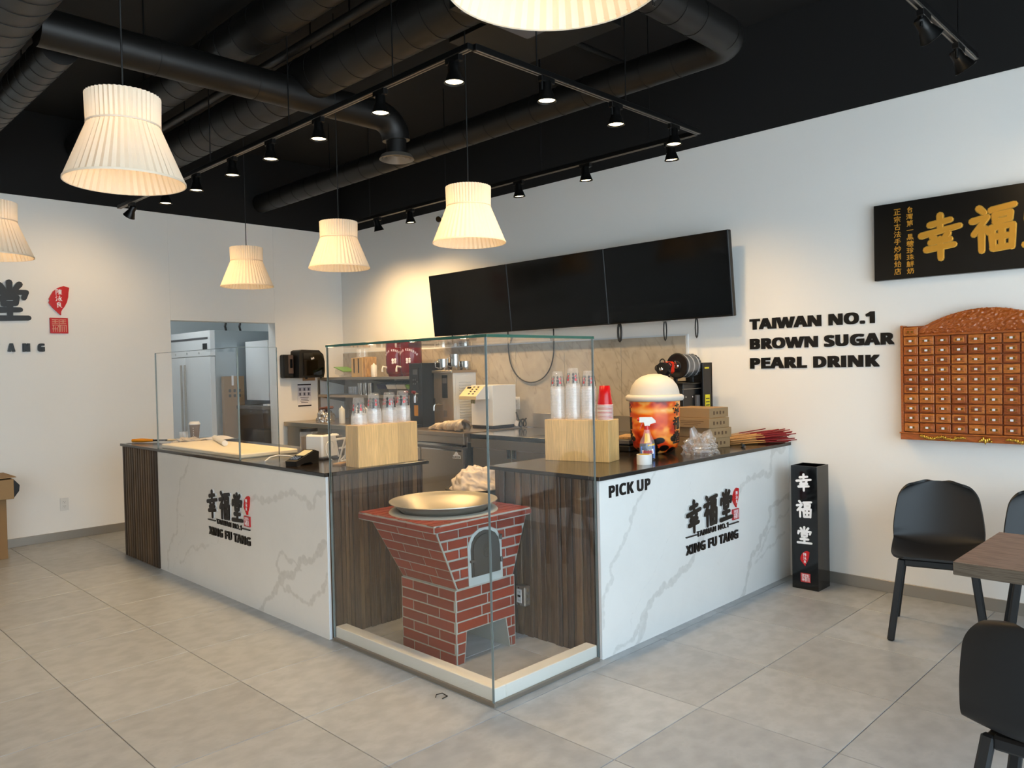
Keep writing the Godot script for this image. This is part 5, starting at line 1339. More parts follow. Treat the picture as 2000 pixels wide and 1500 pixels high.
func bar_machines() -> void:
	# crumpled bags and bottles on the corner table
	var o := thing("foil_bag", "crumpled clear and silver bag on the corner steel table", "bag", V(4.66, BAR, -7.55))
	part(o, "bag", crumple(0.20, 0.20, 0.16, 3, 0.2), mat("silver_foil", Color(0.72, 0.70, 0.68), 0.16, 0.7))
	part(o, "brown_contents", MB.new().box(V(0.0, 0.155, 0.02), V(0.10, 0.03, 0.17), Basis(Vector3.RIGHT, -0.1), 0.012), mat("snack_brown", Color(0.42, 0.22, 0.09), 0.5))
	var frost := mat("frosted_plastic", Color(0.82, 0.83, 0.82), 0.4)
	squeeze("left frosted squeeze bottle on the corner steel table", V(4.62, BAR, -7.16), 0.19, frost)
	squeeze("middle frosted squeeze bottle on the corner steel table", V(4.62, BAR, -6.86), 0.20, frost)
	squeeze("right frosted squeeze bottle on the corner steel table", V(4.63, BAR, -6.75), 0.20, frost)
	var gc := thing("green_crate", "small dark crate with a green outline between the squeeze bottles", "crate", V(4.72, BAR, -6.98))
	part(gc, "body", MB.new().span(V(-0.05, 0, -0.12), V(0.12, 0.15, 0.10)), mats.grey_plastic)
	var gm := mat("crate_green", Color(0.10, 0.42, 0.14), 0.5)
	part(gc, "green_edge", MB.new().span(V(-0.054, 0.13, -0.06), V(-0.05, 0.14, 0.1)), gm); part(gc, "green_edge", MB.new().span(V(-0.054, 0.0, 0.09), V(-0.05, 0.14, 0.1)), gm); part(gc, "green_edge", MB.new().span(V(-0.054, 0.0, -0.06), V(-0.05, 0.14, -0.05)), gm)
	one("clear_food_bag", crumple(0.26, 0.24, 0.13, 9, 0.3), mats.thin_plastic, "clear plastic bag of lids behind the squeeze bottles", "bag", V(5.0, BAR, -7.3))
	# black tea brewer
	var b := thing("tea_brewer", "tall black hot water brewer with two taps and yellow sticker", "brewer", V(4.70, BAR, -5.98))
	part(b, "tower", MB.new().span(V(0, 0, -0.1), V(0.50, 0.62, 0.10)), mat("brewer_charcoal", Color(0.055, 0.053, 0.05), 0.4))
	part(b, "control_panel", MB.new().span(V(-0.004, 0.36, -0.055), V(0.0, 0.58, 0.055)), mats.matte_black)
	part(b, "display", MB.new().span(V(-0.006, 0.51, -0.035), V(-0.004, 0.56, 0.035)), mats.grey_plastic)
	for k in 5: part(b, "button", MB.new().cyl(V(-0.004, 0.42 + (k % 2) * 0.04 + (0.02 if k == 4 else 0.0), -0.03 + (k / 2) * 0.03), V(-0.007, 0.42 + (k % 2) * 0.04 + (0.02 if k == 4 else 0.0), -0.03 + (k / 2) * 0.03), 0.009, 0.009, 12), mats.grey_plastic)
	for k in 2:
		var z := -0.06 + k * 0.12
		var tp := part(b, "tap", MB.new().tube([V(0, 0.32, z), V(-0.05, 0.325, z), V(-0.06, 0.30, z), V(-0.06, 0.24, z)], 0.012, 10), mats.chrome)
		part(tp, "red_lever", MB.new().cyl(V(-0.05, 0.335, z - 0.01), V(-0.085, 0.345, z - 0.01), 0.016, 0.014, 12), mat("tap_red", Color(0.40, 0.10, 0.09), 0.4))
	part(b, "gauge", MB.new().cyl(V(0, 0.27, 0.0), V(-0.02, 0.27, 0.0), 0.03, 0.028, 20), mats.grey_plastic)
	part(b, "yellow_sticker", MB.new().box(V(-0.0015, 0.16, 0.0), V(0.003, 0.105, 0.06), Basis(), 0.001), mat("sticker_yellow", Color(0.80, 0.55, 0.06), 0.5))
	part(b, "drip_tray", MB.new().span(V(-0.10, 0.0, -0.09), V(0.0, 0.03, 0.09)), mats.satin_black_metal)
	# steel water boiler with white louvred side
	var w := thing("water_boiler", "steel water boiler with a white vented side and steel jugs on top", "boiler", V(4.84, BAR, -5.87))
	part(w, "casing", MB.new().span(V(0.004, 0.01, 0.0), V(0.30, 0.52, 0.28)), mats.white_enamel)
	part(w, "steel_front", MB.new().span(V(-0.004, 0.01, 0.0), V(0.004, 0.52, 0.278)), mat("warm_steel", Color(0.62, 0.55, 0.46), 0.3, 0.7))
	part(w, "top_tray", MB.new().span(V(-0.02, 0.52, -0.01), V(0.31, 0.545, 0.29)), mats.steel)
	part(w, "control_panel", MB.new().span(V(-0.006, 0.28, 0.125), V(-0.004, 0.50, 0.205)), mats.matte_black)
	part(w, "display", MB.new().span(V(-0.008, 0.42, 0.135), V(-0.006, 0.47, 0.195)), mats.grey_plastic)
	var tp := part(w, "tap", MB.new().tube([V(-0.004, 0.22, 0.13), V(-0.08, 0.22, 0.10), V(-0.09, 0.20, 0.10), V(-0.09, 0.16, 0.10)], 0.011, 10), mats.chrome)
	part(tp, "black_lever", MB.new().box(V(-0.085, 0.25, 0.10), V(0.014, 0.06, 0.016)), mats.matte_black)
	part(w, "stamped_mark", MB.new().span(V(-0.0055, 0.10, 0.14), V(-0.004, 0.16, 0.19)), mat("stamp_grey", Color(0.36, 0.33, 0.30), 0.5))
	var sd := part(w, "side_panel", MB.new().span(V(0.03, 0.03, 0.28), V(0.27, 0.49, 0.284)), mats.white_enamel)
	for k in 14: part(sd, "vent", MB.new().box(V(0.15, 0.09 + k * 0.026, 0.2855), V(0.15, 0.007, 0.008), Basis(Vector3.RIGHT, 0.5)), mats.white_enamel)
	for k in 3:
		var jh: float = [0.11, 0.155, 0.085][k]
		var j := thing("steel_jug", ["left steel jug on top of the water boiler", "tallest steel jug, in the middle on top of the boiler", "small steel jug at the right on top of the boiler"][k], "jug", V([4.88, 4.98, 5.07][k], BAR + 0.545, [-5.77, -5.71, -5.66][k]), 0, "steel jugs on the boiler")
		part(j, "body", MB.new().lathe([Vector2(0.0, 0.0), Vector2(0.05, 0.0), Vector2(0.053, 0.006), Vector2(0.05, jh * 0.5), Vector2(0.052, jh), Vector2(0.049, jh), Vector2(0.047, jh * 0.5), Vector2(0.05, 0.01), Vector2(0.0, 0.008)], 28), mats.steel_polished)
		part(j, "handle", MB.new().tube([V(-0.05, jh * 0.8, -0.01), V(-0.085, jh * 0.75, -0.02), V(-0.085, jh * 0.3, -0.02), V(-0.05, jh * 0.2, -0.01)], 0.005, 8), mats.chrome)
	# white dispensing machine
	var m := thing("sugar_dispenser", "white boxy dispensing machine with a sloped button panel", "machine", V(4.78, BAR + 0.03, -5.38))
	part(m, "cabinet", MB.new().span(V(0.10, 0, 0), V(0.40, 0.37, 0.29)), mats.white_enamel)
	var ps := PackedVector2Array([Vector2(-0.06, 0.245), Vector2(0.10, 0.245), Vector2(0.10, 0.36), Vector2(0.04, 0.36), Vector2(-0.06, 0.275)])
	part(m, "head", MB.new().prism(ps, Transform3D(), 0.01, 0.24), mats.cream_plastic)
	part(m, "head_side", MB.new().prism(ps, Transform3D(), 0.24, 0.243), mats.white_enamel)
	var sl := Basis(V(0.762, 0.648, 0), V(-0.648, 0.762, 0), V(0, 0, 1))
	for k in 8: part(m, "button", MB.new().box(V(-0.01, 0.3195, 0.0) + sl * V(-0.035 + (k % 4) * 0.03, 0.0015, 0.12 + (k / 4) * 0.055), V(0.012, 0.004, 0.018), sl), mats.ink_black)
	part(m, "display", MB.new().box(V(-0.01, 0.3195, 0.0) + sl * V(0.045, 0.0015, 0.06), V(0.018, 0.004, 0.05), sl), mats.gloss_black)
	for k in 3: part(m, "nozzle", MB.new().cyl(V(0.02, 0.245, 0.09 + k * 0.02), V(0.02, 0.205, 0.09 + k * 0.02), 0.007, 0.006, 10), mat("nozzle_olive", Color(0.45, 0.42, 0.16), 0.5))
	part(m, "base", MB.new().span(V(0.10, -0.03, 0.01), V(0.38, 0, 0.28)), mats.matte_black)
	var cd := thing("power_cord", "coiled black power cord with a white tag beside the white machine", "cord", V(5.12, BAR, -4.96))
	var pts := []
	for k in 26: pts.append(V(0.03 * sin(k * 0.5), 0.04 + 0.035 * cos(k * 0.5) + 0.0006 * k, -0.04 + 0.004 * k))
	part(cd, "cord", MB.new().tube([V(0.03, 0.14, -0.10)] + pts, 0.007, 8), mats.cable_black)
	part(cd, "tag", MB.new().box(V(-0.05, 0.045, -0.02), V(0.004, 0.05, 0.04), Basis(Vector3.RIGHT, 0.4)), mats.paper_white)
	# plastic sleeves in front of the boiler and a small open carton
	var bag := thing("plastic_sleeve", "long milky plastic sleeve lying in front of the boiler", "bag", V(4.58, BAR, -5.62))
	part(bag, "sleeve", MB.new().sheet(40, 16, func(u: float, v: float) -> Vector3:
		var a := v * TAU
		var n1 := 1.0 + 0.22 * sin(u * 23.0 + a * 2.0) + 0.16 * sin(u * 51.0 + a * 3.0)
		var r := 0.055 * n1 * (0.25 + 0.75 * sin(minf(u * 1.35 + 0.12, 1.0) * PI * 0.5))
		return V(0.02 * sin(u * 4.0) + r * 1.2 * cos(a), maxf(0.002, 0.045 * (0.3 + u * 0.9) + r * 0.9 * sin(a)), u * 0.52)), mat("milky_plastic", Color(0.72, 0.67, 0.60), 0.3, 0.0, {"cull_mode": BaseMaterial3D.CULL_DISABLED}))
	var oc := thing("open_carton", "small open carton beside the black brewer", "box", V(4.52, BAR, -6.12))
	for k in 4: part(oc, "side", MB.new().box(V([-0.08, 0.08, 0.0, 0.0][k], 0.05, [0.0, 0.0, -0.1, 0.1][k]), V(0.004 if k < 2 else 0.16, 0.10, 0.2 if k < 2 else 0.004)), mats.cardboard)
	part(oc, "flap", MB.new().box(V(-0.11, 0.10, 0.0), V(0.08, 0.003, 0.19), Basis(Vector3.BACK, -0.5)), mats.kraft)
	# crumpled white bag in a black bin behind the stove
	var bn := thing("waste_bin", "black bin with a crumpled white liner behind the stove", "bin", V(3.74, 0, -4.10))
	part(bn, "bin", MB.new().lathe([Vector2(0.0, 0.0), Vector2(0.17, 0.0), Vector2(0.20, 0.62), Vector2(0.215, 0.63), Vector2(0.215, 0.665), Vector2(0.195, 0.665), Vector2(0.165, 0.02), Vector2(0.0, 0.02)], 32), mats.matte_black)
	part(bn, "liner", crumple(0.36, 0.36, 0.20, 17, 0.24), mat("bag_white", Color(0.84, 0.80, 0.77), 0.5, 0.0, {"cull_mode": BaseMaterial3D.CULL_DISABLED}), V(0, 0.62, 0))


func crumple(w: float, d: float, h: float, sd: int, rough: float) -> MB:   # a loose bag: a dome with folded, faceted sides
	var f := noise(sd, 2.2, 3)
	return MB.new().sheet(36, 18, func(u: float, v: float) -> Vector3:
		var a := u * TAU
		var e := V(cos(a), 0, sin(a))
		var t := v * PI * 0.5
		var uu := V(e.x * cos(t), sin(t), e.z * cos(t))
		var k := 1.0 + rough * (absf(f.get_noise_3d(uu.x * 0.55, uu.y * 0.55, uu.z * 0.55)) * 1.6 - 0.3) + rough * 0.12 * f.get_noise_3d(uu.x * 1.6, uu.y * 1.6, uu.z * 1.6)
		return V(uu.x * w * 0.5 * k, maxf(0.0, uu.y * h * k), uu.z * d * 0.5 * k))


func cup_mesh(short: bool) -> ArrayMesh:   # a cup standing upside down: rim at y = 0
	var top := 0.115 if not short else 0.030
	var r := lerpf(0.0455, 0.031, top / 0.115)
	var pr := [Vector2(0.0455, 0.0), Vector2(0.0478, 0.001), Vector2(0.0478, 0.0035), Vector2(0.0452, 0.0045), Vector2(lerpf(0.0455, 0.031, 0.5), 0.0575) if not short else Vector2(0.0425, 0.018), Vector2(r, top)]
	if not short: pr.append_array([Vector2(0.029, 0.1165), Vector2(0.0, 0.1165)])
	return MB.new().lathe(pr, 28).mesh()

func cup_stack(at: Vector3, n: int, where: String, pitch: float, red := false) -> void:
	var full := cup_mesh(false); var low := cup_mesh(true)
	var rim := MB.new().lathe([Vector2(0.0455, -0.0002), Vector2(0.0482, 0.0008), Vector2(0.0482, 0.0038), Vector2(0.0456, 0.0048)], 28).mesh()
	var group := "nested cups on the wooden boxes"
	for i in n:
		var last := i == n - 1
		var label := ("topmost cup of " if last else "upturned cup nested in ") + where
		var o := thing("red_paper_cup" if red else "clear_plastic_cup", label, "cup", at + V(0, i * pitch, 0), rng.randf_range(0.0, 0.3), group)
		part(o, "wall", full if last else low, mat("cup_red", Color(0.72, 0.03, 0.05), 0.25, 0.0, {"cull_mode": BaseMaterial3D.CULL_DISABLED}) if red else mats.thin_plastic)
		part(o, "rim", rim, mats.white_plastic if red else mats.cup_rim_plastic)
		if last and not red:
			for a in 5:
				var mb := MB.new()
				var xf := Transform3D(Basis(Vector3.UP, a * TAU / 5 - 0.95), Vector3.ZERO)
				for k in 3: glyph(mb, ["tang", "fu", "xing"][k], Vector2(-0.010, 0.026 + k * 0.021), Vector2(0.020, 0.020), xf, 8.5, 0.0006, 0.0010, 0.0455, -0.126, 2)
				part(o, "printed_characters", mb, mats.ink_black)
				var rd := MB.new()
				rd.prism(PackedVector2Array([Vector2(0.012, 0.04), Vector2(0.024, 0.04), Vector2(0.024, 0.055), Vector2(0.012, 0.055)]), xf, 0.0006, 0.001, 0.0455, -0.126)
				rd.prism(PackedVector2Array([Vector2(0.013, 0.06), Vector2(0.021, 0.062), Vector2(0.024, 0.078), Vector2(0.016, 0.074)]), xf, 0.0006, 0.001, 0.0455, -0.126)
				part(o, "printed_emblem", rd, mats.emblem_red)


func wood_box(label: String, at: Vector3, turn: float, s: Vector3) -> void:   # a hollow display box: five boards
	var o := thing("wooden_cup_box", label, "wooden box", at, turn, "wooden cup boxes")
	var t := 0.018
	part(o, "front_board", MB.new().span(V(0, 0, -t), V(s.x, s.y, 0)), mats.pine)
	part(o, "back_board", MB.new().span(V(0, 0, -s.z), V(s.x, s.y, -s.z + t)), mats.pine)
	part(o, "end_board", MB.new().span(V(0, 0, -s.z + t), V(t, s.y, -t)), mats.pine)
	part(o, "end_board", MB.new().span(V(s.x - t, 0, -s.z + t), V(s.x, s.y, -t)), mats.pine)
	part(o, "top_board", MB.new().span(V(t, s.y - 0.02, -s.z + t), V(s.x - t, s.y - 0.002, -t)), mats.pine)


func build_left_counter_things() -> void:
	var y := SLAB
	# glass guard standing on the worktop
	var gx := 2.345; var y1 := 1.685
	pane("counter_glass_guard", "long glass guard along the front of the left counter", V(gx, y, -6.24), V(gx + 0.01, y1, -4.862), [[V(gx - 0.0005, y1, -6.24), V(gx + 0.0105, y1 + 0.003, -4.862)], [V(gx - 0.0005, y, -6.243), V(gx + 0.0105, y1, -6.24)], [V(gx - 0.001, y, -4.862), V(gx + 0.0105, y1 + 0.003, -4.857)]], "glass guard on the left counter")
	pane("counter_glass_guard", "short glass return of the guard beside the cutting board", V(gx, y, -4.857), V(2.625, y1, -4.847), [[V(gx, y1, -4.857), V(2.625, y1 + 0.003, -4.847)], [V(2.625, y, -4.857), V(2.628, y1, -4.847)]], "glass guard on the left counter")
	one("cutting_board", MB.new().box(V(0, 0.015, 0), V(0.43, 0.03, 1.33), Basis(), 0.006), mats.cutting_board, "large pale cutting board on the left counter behind the glass guard", "cutting board", V(2.60, y, -5.60))
	var rp := thing("rolling_pin", "white rolling pin lying on the cutting board", "rolling pin", V(2.69, y + 0.052, -5.90), -0.31)
	part(rp, "roller", MB.new().cyl(V(0, 0, -0.27), V(0, 0, 0.27), 0.020, 0.020, 20), mats.white_plastic)
	for s in [-1.0, 1.0]: part(rp, "end_cap", MB.new().cyl(V(0, 0, s * 0.27), V(0, 0, s * 0.31), 0.021, 0.021, 16), mats.white_plastic)
	var kn := thing("pastry_brush", "yellow handled brush lying at the far end of the left counter", "brush", V(2.52, y + 0.019, -6.85), 0.70)
	part(kn, "handle", MB.new().lathe([Vector2(0.0, -0.17), Vector2(0.014, -0.165), Vector2(0.017, -0.08), Vector2(0.011, 0.02), Vector2(0.0, 0.02)], 16), mat("handle_yellow", Color(0.80, 0.52, 0.10), 0.4)).rotation.x = PI / 2
	part(kn, "shaft", MB.new().cyl(V(0, 0, 0.02), V(0, 0, 0.16), 0.008, 0.008, 12), mats.steel_polished)
	part(kn, "bristle_block", MB.new().box(V(0, 0, 0.22), V(0.035, 0.018, 0.14), Basis(), 0.006), mats.cream_plastic)
	one("steel_spatula", MB.new().box(V(0, 0.004, 0), V(0.03, 0.004, 0.34)), mats.steel_polished, "thin steel spatula lying in front of the yellow brush", "spatula", V(2.44, y, -6.80), 0.45)
	var cf := thing("coffee_cup", "brown paper coffee cup with a white lid behind the glass guard", "cup", V(2.80, y, -6.62))
	part(cf, "cup", MB.new().lathe([Vector2(0.0, 0.0), Vector2(0.031, 0.0), Vector2(0.043, 0.145), Vector2(0.0, 0.145)], 32), mat("coffee_brown", Color(0.36, 0.27, 0.19), 0.6))
	part(cf, "lid", MB.new().lathe([Vector2(0.046, 0.142), Vector2(0.047, 0.152), Vector2(0.041, 0.156), Vector2(0.040, 0.168), Vector2(0.0, 0.166)], 32), mats.white_plastic)
	for k in 5: part(cf, "printed_dot", MB.new().ball(V(-0.022 - k * 0.0016, 0.035 + k * 0.02, 0.030 + k * 0.0022), V(0.003, 0.006, 0.003), 8), mats.letter_white)
	one("drinking_glass", MB.new().lathe([Vector2(0.0, 0.0), Vector2(0.034, 0.0), Vector2(0.036, 0.09), Vector2(0.034, 0.09), Vector2(0.032, 0.008), Vector2(0.0, 0.008)], 24), mats.thin_plastic, "small clear tumbler left of the coffee cup", "glass", V(2.70, y, -6.60))
	one("plastic_gloves", crumple(0.26, 0.14, 0.05, 23, 0.5), mats.milky_plastic, "crumpled pale plastic gloves beside the cutting board", "gloves", V(2.66, y, -6.42))
	var pp := thing("paper_sheets", "white papers on a dark tray behind the rolling pin", "paper", V(2.95, y, -6.55), 0.2)
	part(pp, "tray", MB.new().box(V(0, 0.006, 0), V(0.20, 0.012, 0.42)), mats.matte_black)
	part(pp, "sheet", MB.new().sheet(8, 8, func(u: float, v: float) -> Vector3: return V(lerpf(-0.09, 0.07, u), 0.016 + 0.02 * sin(v * 3.0) * u, lerpf(0.16, -0.14, v)), 0.001), mats.paper_white)
	# payment corner
	var t := thing("payment_terminal", "black handheld payment terminal with a bright screen on the left counter", "payment terminal", V(2.475, y, -4.29), 0.35)
	var pr := PackedVector2Array([Vector2(-0.10, 0.0), Vector2(-0.02, 0.012), Vector2(0.03, 0.012), Vector2(0.05, 0.0), Vector2(0.105, 0.0), Vector2(0.11, 0.07), Vector2(0.075, 0.082), Vector2(-0.105, 0.03)])
	part(t, "body", MB.new().prism(pr, Transform3D(), -0.042, 0.042), mats.matte_black)
	var tb := Basis(V(0.961, 0.277, 0), V(-0.277, 0.961, 0), V(0, 0, 1))
	part(t, "screen", MB.new().box(V(0.022, 0.0688, 0), V(0.085, 0.003, 0.062), tb), mat("terminal_screen", Color(0.80, 0.78, 0.66), 0.25))
	part(t, "screen_base", MB.new().box(V(0.0, 0.0585, 0), V(0.16, 0.006, 0.074), tb), mats.gloss_black)
	for k in 9: part(t, "key", MB.new().box(V(-0.064, 0.0435, 0) + tb * V((k / 3) * 0.016 - 0.012, 0.0015, (k % 3 - 1) * 0.02), V(0.010, 0.003, 0.014), tb), mat("key_grey_blue", Color(0.34, 0.42, 0.55), 0.4))
	var pn := thing("receipt_printer", "white receipt printer behind the payment terminal", "printer", V(2.73, y, -4.47), 0.25)
	part(pn, "body", MB.new().box(V(0, 0.085, 0), V(0.16, 0.15, 0.15), Basis(), 0.01), mats.white_plastic)
	part(pn, "paper_slot", MB.new().box(V(-0.005, 0.161, 0), V(0.08, 0.006, 0.10)), mats.matte_black)
	part(pn, "front_slot", MB.new().box(V(-0.081, 0.045, 0), V(0.003, 0.014, 0.09)), mats.grey_plastic)
	part(pn, "sloped_back", MB.new().prism(PackedVector2Array([Vector2(0.07, 0.01), Vector2(0.15, 0.01), Vector2(0.08, 0.155), Vector2(0.07, 0.158)]), Transform3D(), -0.07, 0.07), mats.white_plastic)
	part(pn, "base", MB.new().box(V(0.01, 0.005, 0), V(0.15, 0.01, 0.13)), mats.grey_plastic)
	var br := thing("clear_jar", "clear jar with a dark lid behind the receipt printer", "jar", V(2.79, y, -4.74))
	part(br, "jar", MB.new().lathe([Vector2(0.0, 0.0), Vector2(0.055, 0.0), Vector2(0.06, 0.02), Vector2(0.06, 0.15), Vector2(0.05, 0.165)], 24), mats.thin_plastic)
	part(br, "lid", MB.new().cyl(V(0, 0.165, 0), V(0, 0.185, 0), 0.062, 0.06, 24), mats.matte_black)
	part(br, "contents", MB.new().cyl(V(0, 0.004, 0), V(0, 0.13, 0), 0.05, 0.054, 20), mat("jar_ochre", Color(0.42, 0.30, 0.14), 0.7))
	var ca := thing("white_cable", "white cable looping from the receipt printer", "cable", V(2.70, y, -4.365))
	var pts := []
	for k in 30: pts.append(V(0.05 * cos(k * 0.33) + 0.002 * k, 0.07 + 0.06 * sin(k * 0.33) - 0.0012 * k, 0.008 * k * 0.5))
	part(ca, "loop", MB.new().tube(pts, 0.0035, 8), mats.white_plastic)
	var sd := thing("phone_stand", "white folding phone stand with a card beside the cup box", "stand", V(2.70, y, -4.19), 0.4)
	for s in [-1.0, 1.0]: part(sd, "leg", MB.new().box(V(s * 0.022, 0.07, 0.01), V(0.012, 0.15, 0.006), Basis(Vector3.RIGHT, 0.25) * Basis(Vector3.BACK, s * 0.12)), mats.white_plastic)
	part(sd, "cross_bar", MB.new().box(V(0, 0.145, -0.008), V(0.11, 0.012, 0.012)), mats.white_plastic); part(sd, "cross_bar", MB.new().box(V(0, 0.09, 0.005), V(0.08, 0.012, 0.012)), mats.white_plastic)
	part(sd, "foot_bar", MB.new().box(V(0, 0.01, 0.03), V(0.11, 0.012, 0.02)), mats.white_plastic)
	part(sd, "phone_back", MB.new().box(V(0.03, 0.10, -0.03), V(0.07, 0.13, 0.008), Basis(Vector3.RIGHT, -0.2), 0.003), mats.grey_plastic)
	one("business_card_stack", MB.new().box(V(0, 0.006, 0), V(0.10, 0.012, 0.06), Basis(), 0.002), mats.kraft, "small stack of tan cards in front of the cup box", "cards", V(2.61, y, -4.07), 0.5)
	one("curved_white_strip", MB.new().tube([V(-0.10, 0.004, 0.04), V(-0.05, 0.022, 0.01), V(0.02, 0.028, -0.01), V(0.09, 0.018, -0.02), V(0.15, 0.004, -0.04)], 0.005, 8), mats.white_plastic, "thin white strap arching over the counter beside the terminal", "strap", V(2.50, y, -4.66))
	wood_box("left pale wooden box carrying four stacks of clear cups", V(2.575, y, -3.83), 0.0, V(0.44, 0.247, 0.13))
	var names := ["the lowest cup stack, at the left of the left wooden box", "the second cup stack on the left wooden box", "the third cup stack on the left wooden box", "the right cup stack on the left wooden box"]
	for i in 4: cup_stack(V([2.630, 2.738, 2.853, 2.955][i], y + 0.246, -3.895), [7, 10, 10, 11][i], names[i], 0.0078)


func build_right_counter_things() -> void:
	var y := SLAB
	var turn := atan2(-0.965, -0.264) + PI     # long side runs towards the bar
	var u := V(0.264, 0, 0.965)                # far end to near corner
	var w := V(0.965, 0, -0.264)
	var far := V(3.488, y, -3.188)
	wood_box("right pale wooden box with clear stacks and one red stack", far, atan2(-u.z, u.x), V(0.418, 0.247, 0.16))
	var names := ["the left clear stack on the right wooden box", "the tallest clear stack, on the right wooden box", "the clear stack beside the red cups"]
	for i in 3: cup_stack(far + u * (0.055 + i * 0.104) + w * 0.08 + V(0, 0.246, 0), [21, 23, 21][i], names[i], 0.0088)
	cup_stack(far + u * 0.365 + w * 0.08 + V(0, 0.246, 0), 12, "the red cup stack on the right wooden box", 0.0078, true)
	giant_cup(V(4.18, y, -2.86))
	spray_bottle(V(3.84, y, -2.685))
	var tp := thing("tape_roll", "wide white tape roll standing in front of the spray bottle", "tape", V(3.665, y, -2.585))
	part(tp, "roll", MB.new().lathe([Vector2(0.034, 0.0), Vector2(0.043, 0.0), Vector2(0.043, 0.056), Vector2(0.034, 0.056), Vector2(0.034, 0.0)], 36), mats.white_plastic)
	part(tp, "core", MB.new().lathe([Vector2(0.0318, 0.001), Vector2(0.0338, 0.001), Vector2(0.0338, 0.0568), Vector2(0.0318, 0.0568), Vector2(0.0318, 0.001)], 36), mat("tape_yellow", Color(0.80, 0.62, 0.10), 0.5))
	# stack of four kraft boxes
	var hs := ["topmost kraft box", "second kraft box from the top", "third kraft box from the top", "bottom kraft box"]
	for i in 4:
		var k := 3 - i
		var b := thing("kraft_box", "%s of the stack beside the giant cup" % hs[k], "box", V(4.695 + [0.0, 0.008, -0.012, 0.0][i], y + 0.0675 * i, -2.83 + [0.0, 0.006, 0.0, -0.012][i]), [-0.22, -0.2, -0.14, -0.1][i], "kraft boxes on the right counter")
		part(b, "carton", MB.new().box(V(0, 0.0335, 0), V(0.21, 0.066, 0.31), Basis(), 0.0015), mats.kraft)
		part(b, "lid_seam", MB.new().box(V(0, 0.0672, 0), V(0.20, 0.0004, 0.004)), mats.cardboard)
		for q in 4: part(b, "printed_mark", MB.new().box(V(-0.055 + q * 0.035, 0.033, 0.1552), V(0.016, 0.024 if q % 2 == 0 else 0.018, 0.0006)), mat("kraft_print", Color(0.36, 0.26, 0.16), 0.8))
		if k == 1:
			for q in 3: part(b, "printed_line", MB.new().box(V(-0.1052, 0.045 - q * 0.012, 0.0), V(0.0006, 0.003, 0.22 - q * 0.05)), mats.kraft_print)
	var bg := thing("lid_bag", "clear plastic bag of lids in front of the kraft boxes", "bag", V(4.285, y, -2.60))
	part(bg, "bag", crumple(0.22, 0.20, 0.13, 29, 0.45), mats.thin_plastic)
	part(bg, "twisted_neck", MB.new().cyl(V(-0.03, 0.10, -0.02), V(-0.05, 0.165, -0.03), 0.03, 0.008, 10), mats.thin_plastic)
	for k in 3: part(bg, "lid", MB.new().lathe([Vector2(0.0, 0.012), Vector2(0.05, 0.010), Vector2(0.055, 0.0), Vector2(0.052, 0.0)], 28), mats.cup_rim_plastic, V(0.02 - k * 0.01, 0.012 + k * 0.022, 0.01))
	skewers()
	var sc := thing("screwdriver", "black handled screwdriver lying beside the red sticks", "screwdriver", V(4.76, y + 0.012, -2.555), 0.6)
	part(sc, "handle", MB.new().cyl(V(-0.01, 0, 0), V(0.09, 0, 0), 0.011, 0.010, 14), mats.matte_black)
	part(sc, "shaft", MB.new().cyl(V(-0.01, 0, 0), V(-0.11, 0, 0), 0.003, 0.003, 8), mats.chrome)
	var tr := thing("black_tray", "low black tray with papers behind the giant cup", "tray", V(4.32, y, -3.14), 0.1)
	part(tr, "tray", MB.new().box(V(0, 0.02, 0), V(0.42, 0.04, 0.20), Basis(), 0.006), mats.matte_black)
	part(tr, "lid", MB.new().box(V(0, 0.062, 0), V(0.40, 0.03, 0.18), Basis(), 0.004), mats.grey_plastic)
	part(tr, "orange_packets", MB.new().box(V(-0.05, 0.086, 0), V(0.22, 0.016, 0.12), Basis(Vector3.UP, 0.2)), mats.pine_side)
	sealing_machine(V(4.93, y, -3.10))


